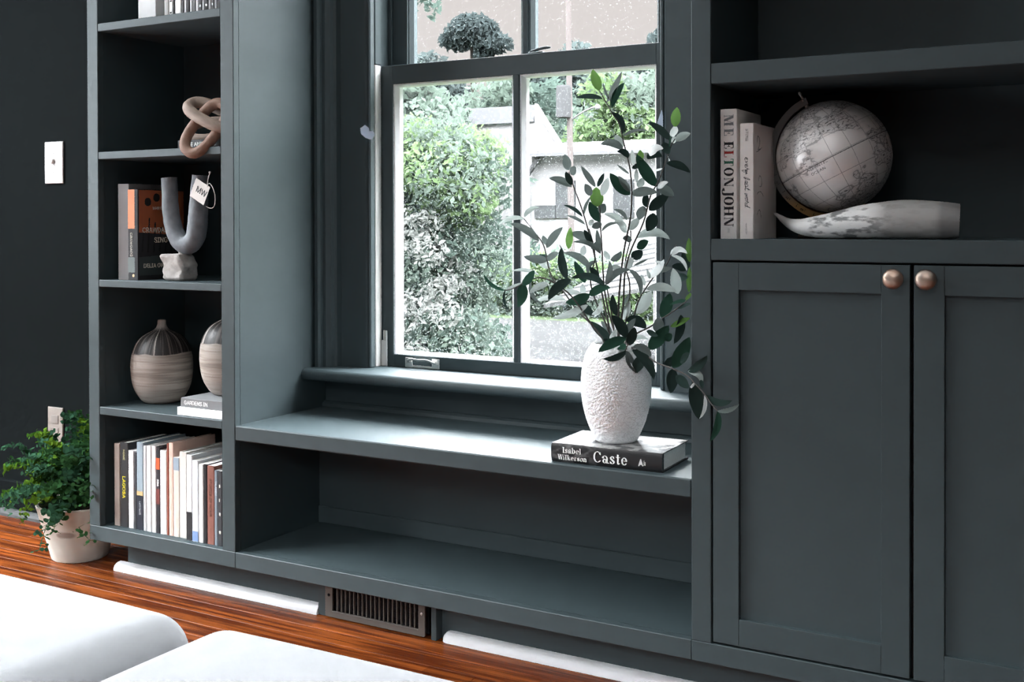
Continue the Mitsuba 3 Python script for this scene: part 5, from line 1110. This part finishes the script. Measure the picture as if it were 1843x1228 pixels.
# ribbed pale shed roof nearer, on the right
cp = thing('carport', 'carport with a pale ribbed metal roof, right of the driveway behind the vase', 'carport')
RIB = dif('roof_ribbed_white', (.047, .0475, .0475))
for k in range(9):                         # long sheets lapped like shingles, rising away from the window
    y, z = 10.2 + k * .42, -.12 + k * .085
    v_ = np.array([(-4.0, y, z), (-4.0, y + .40, z + .06), (-1.2, y + .40, z + .56), (-1.2, y, z + .50)])
    add(cp + '__roof_sheet', trimesh.convex.convex_hull(np.vstack([v_, v_ + (0, 0, .05)])), RIB)
for x, y in ((-3.9, 13.7), (-1.4, 10.4), (-1.4, 13.7)):
    add(cp + '__post', bx(x - .05, x + .05, y - .05, y + .05, GZ + .021, -.12 + (y - 10.2) * .19 + (x + 4.0) * .179), SIDING)
up3 = thing('utility_pole', 'utility pole with a lamp arm and grey transformer seen through the right hand panes', 'utility pole')
add(up3 + '__post', tube([(-8.06, 19.2, GZ), (-8.09, 19.2, 2.05), (-8.15, 19.2, 6.3)], [.07, .065, .06], 12), dif('pole_hazed_wood', (.062, .054, .052)), smooth=True)  # post lightened to put distance haze into its colour
add(up3 + '__transformer', lathe([(0, 0), (.15, 0), (.16, .04), (.16, .62), (.14, .68), (0, .70)], 24, (-8.20, 19.1, 3.17)), dif('transformer_grey', (.040, .040, .041)), smooth=40)
add(up3 + '__arm', tube(spline([(-8.09, 19.2, 3.10), (-7.77, 19.18, 3.28), (-7.47, 19.15, 3.37)], 10), .02, 8), princ('arm_grey', (.06, .06, .06), .5, .4), smooth=True)
add(up3 + '__lamp', trimesh.creation.icosphere(2, .06).apply_translation((-7.43, 19.15, 3.36)), SIDING, smooth=True)
LF = {}
for nm, c, tr in (('spring', (.068, .102, .048), 1.0), ('mint', (.060, .078, .064), 1.0), ('deep', (.038, .053, .045), .9), ('silver', (.073, .085, .075), .9), ('glint_pale', (.10, .104, .098), .8), ('far', (.038, .047, .046), .8), ('fargrey', (.023, .029, .029), .7)):
    LF[nm] = mat('leaf_out_' + nm, type='principledthin', base_color={'type': 'rgb', 'value': list(c)}, roughness=.6, diff_trans=tr, eta=1.35)  # paled, greyed tones put the outdoor haze into the leaf colours
BARK = dif('bark', (.016, .014, .0125))
er = np.random.default_rng(33)


def leafcloud(blobs, count, size, hollow=.45):
    """Leaf quads near the surface of ellipsoids [(x, y, z, rx, ry, rz)]."""
    b = np.array(blobs, float)
    wgt = b[:, 3] * b[:, 5]
    pick = er.choice(len(b), count, p=wgt / wgt.sum())
    d = er.normal(size=(count, 3))
    d /= np.linalg.norm(d, axis=1, keepdims=True)
    r = hollow + (1.05 - hollow) * er.random(count) ** .6
    c = b[pick, :3] + d * b[pick, 3:] * r[:, None]
    n = d * .6 + er.normal(size=(count, 3)) * .8
    n /= np.linalg.norm(n, axis=1, keepdims=True)
    a = np.cross(n, er.normal(size=(count, 3)))
    a /= np.linalg.norm(a, axis=1, keepdims=True)
    e = np.cross(n, a)
    s = size * er.uniform(.6, 1.3, count)[:, None]
    v = np.stack([c - a * s, c - e * s * .5 + n * s * .12, c + a * s, c + e * s * .5 + n * s * .12], 1).reshape(-1, 3)
    k = np.arange(count)[:, None] * 4
    return v, k + np.array([[0, 1, 2, 3]])


def plant(name, label, cat_, parts, trunk=None, group=None):
    kk = thing(name, label, cat_, group)
    if trunk is not None:
        add(kk + '__trunk', tube(spline(trunk[0], 12), np.linspace(trunk[1], trunk[1] * .5, 12), 9), BARK, smooth=True)
    for nm, mt, blobs, cnt, size in parts:
        add(kk + '__' + nm, leafcloud(blobs, cnt, size), LF[mt], kind='stuff')


def blobs_in(x0, x1, y0, y1, z0, z1, n, r0, r1):
    return [(er.uniform(x0, x1), er.uniform(y0, y1), er.uniform(z0, z1), *(er.uniform(r0, r1) * np.array([1, 1, .8]))) for _ in range(n)]


plant('shrub', 'big shrub with bright leaves filling the left panes of the window', 'shrub', [
    ('fresh_leaves', 'spring', blobs_in(-5.2, -3.55, 7.5, 8.6, 1.0, 2.0, 30, .25, .45), 9000, .042),
    ('leaves', 'mint', blobs_in(-5.6, -3.65, 7.7, 8.8, -.7, 2.0, 80, .28, .5), 24000, .045),
    ('deep_leaves', 'deep', blobs_in(-5.5, -3.75, 7.9, 9.0, -.8, 1.8, 40, .3, .5), 8000, .05),
    ('glint_leaves', 'glint_pale', blobs_in(-5.2, -3.7, 7.3, 8.2, -.5, 1.2, 60, .10, .22), 3600, .038)],  # pale leaves that put sun glints into the colour
    ([(-4.4, 8.5, GZ), (-4.45, 8.5, .2), (-4.4, 8.5, 1.6)], .09))
plant('hedge', 'low pale green hedge with yellow green flowers at the back of the driveway', 'hedge', [
    ('leaves', 'mint', blobs_in(-9.6, -3.2, 17.2, 18.2, -.8, .1, 60, .35, .55), 9000, .08),
    ('flowers', 'spring', blobs_in(-9.0, -5.5, 16.9, 17.5, -.6, .25, 22, .2, .35), 2600, .07)])
plant('garden_tree', 'leafy green tree behind the white house at the right of the window', 'tree', [
    ('leaves', 'mint', blobs_in(-12.3, -8.6, 28, 31, 2.0, 5.0, 34, .8, 1.3), 8000, .16), ('fresh_leaves', 'spring', blobs_in(-12.0, -8.4, 27.5, 29, 2.0, 5.4, 16, .6, 1.0), 3600, .15)],
    ([(-10.4, 29.5, GZ), (-10.4, 29.5, 1.5), (-10.3, 29.5, 4)], .18), 'trees behind the house')
plant('garden_tree', 'darker green tree between the house gable and the window muntin', 'tree', [
    ('leaves', 'deep', blobs_in(-18.2, -15.2, 31, 34, 1.5, 5.3, 26, .8, 1.2), 6000, .16), ('pale_leaves', 'mint', blobs_in(-18.0, -15.2, 30.5, 32, 2.5, 5.7, 14, .6, 1.0), 2600, .15)],
    ([(-16.7, 32.5, GZ), (-16.7, 32.5, 1.5), (-16.6, 32.5, 4)], .18), 'trees behind the house')
plant('garden_tree', 'broad pale green tree showing above the shrub in the upper left pane', 'tree', [
    ('leaves', 'mint', blobs_in(-15.9, -12.9, 20, 23, 1.5, 4.3, 30, .6, 1.0), 7500, .14), ('silver_leaves', 'silver', blobs_in(-15.9, -13, 20, 22, 3.0, 4.4, 12, .5, .9), 3000, .13)],
    ([(-14.4, 21.8, GZ), (-14.4, 21.8, 1.5), (-14.3, 21.8, 4)], .18), 'trees behind the house')
FT_ = [('tall pine with a flat round crown on the skyline in the upper left pane', [(-26.9, 46, 10.5, 1.5, 1.2, .8), (-27.8, 46, 10.2, .9, .9, .5), (-25.7, 46, 9.9, 1.0, .9, .5), (-26.9, 46, 11.0, .9, .9, .5), (-26.3, 46, 9.3, .5, .5, .4)], 'fargrey', 2600, .19, (-26.9, 46)),
       ('round topped tree on the skyline just left of the upper muntin', [(-23.6, 46, 7.6, 1.4, 1.2, 1.3), (-24.9, 46, 6.9, 1.2, 1.2, 1.1), (-23.3, 46, 8.2, .9, 1.0, .9)], 'far', 2600, .2, (-23.7, 46)),
       ('broad tree on the skyline right of the upper muntin', [(-21.0, 46, 8.2, 1.1, 1.3, 1.4), (-20.5, 46, 7.6, 1.2, 1.2, 1.2), (-21.2, 46, 7.0, 1.0, 1.3, 1.3), (-19.5, 46, 6.9, 1.2, 1.2, 1.0)], 'far', 3200, .2, (-21.2, 46)),
       ('slender tree on the skyline at the right edge of the upper window', [(-16.6, 46, 8.7, .8, .8, 1.2), (-17.3, 46, 8.0, .8, .8, .8), (-15.9, 46, 7.7, .9, .8, .9)], 'fargrey', 1700, .19, (-16.6, 46)),
       ('bushy tree on the skyline at the left edge of the upper left pane', [(-29.6, 46, 8.4, 1.4, 1.3, 1.3), (-28.6, 46, 7.2, 1.5, 1.3, 1.2)], 'far', 2400, .2, (-29.3, 46))]
for lab, bl, mt, n_, sz_, (tx_, ty_) in FT_:
    plant('skyline_tree', lab, 'tree', [('leaves', mt, bl, n_, sz_)], ([(tx_, ty_, GZ), (tx_ + .1, ty_, 4), (tx_, ty_, bl[0][2])], .24), 'trees on the skyline')
plant('tree_belt', 'belt of haze toned trees closing the view beyond the house', 'trees', [
    ('leaves', 'far', blobs_in(-38, -12, 50, 56, 0, 5.6, 90, 1.4, 2.4), 16000, .3)])
labels['tree_belt']['kind'] = 'stuff'
plant('overhanging_branch', 'dark leafy twigs hanging into the top left corner of the upper pane', 'branch', [
    ('leaves', 'deep', [(-2.36, 5, 2.70, .13, .1, .10), (-2.22, 5.02, 2.585, .06, .07, .10), (-2.42, 5, 2.58, .05, .05, .10)], 190, .034)],
    ([(-3.2, 5.2, 3.4), (-2.7, 5.05, 3.15), (-2.3, 5, 2.66)], .012))
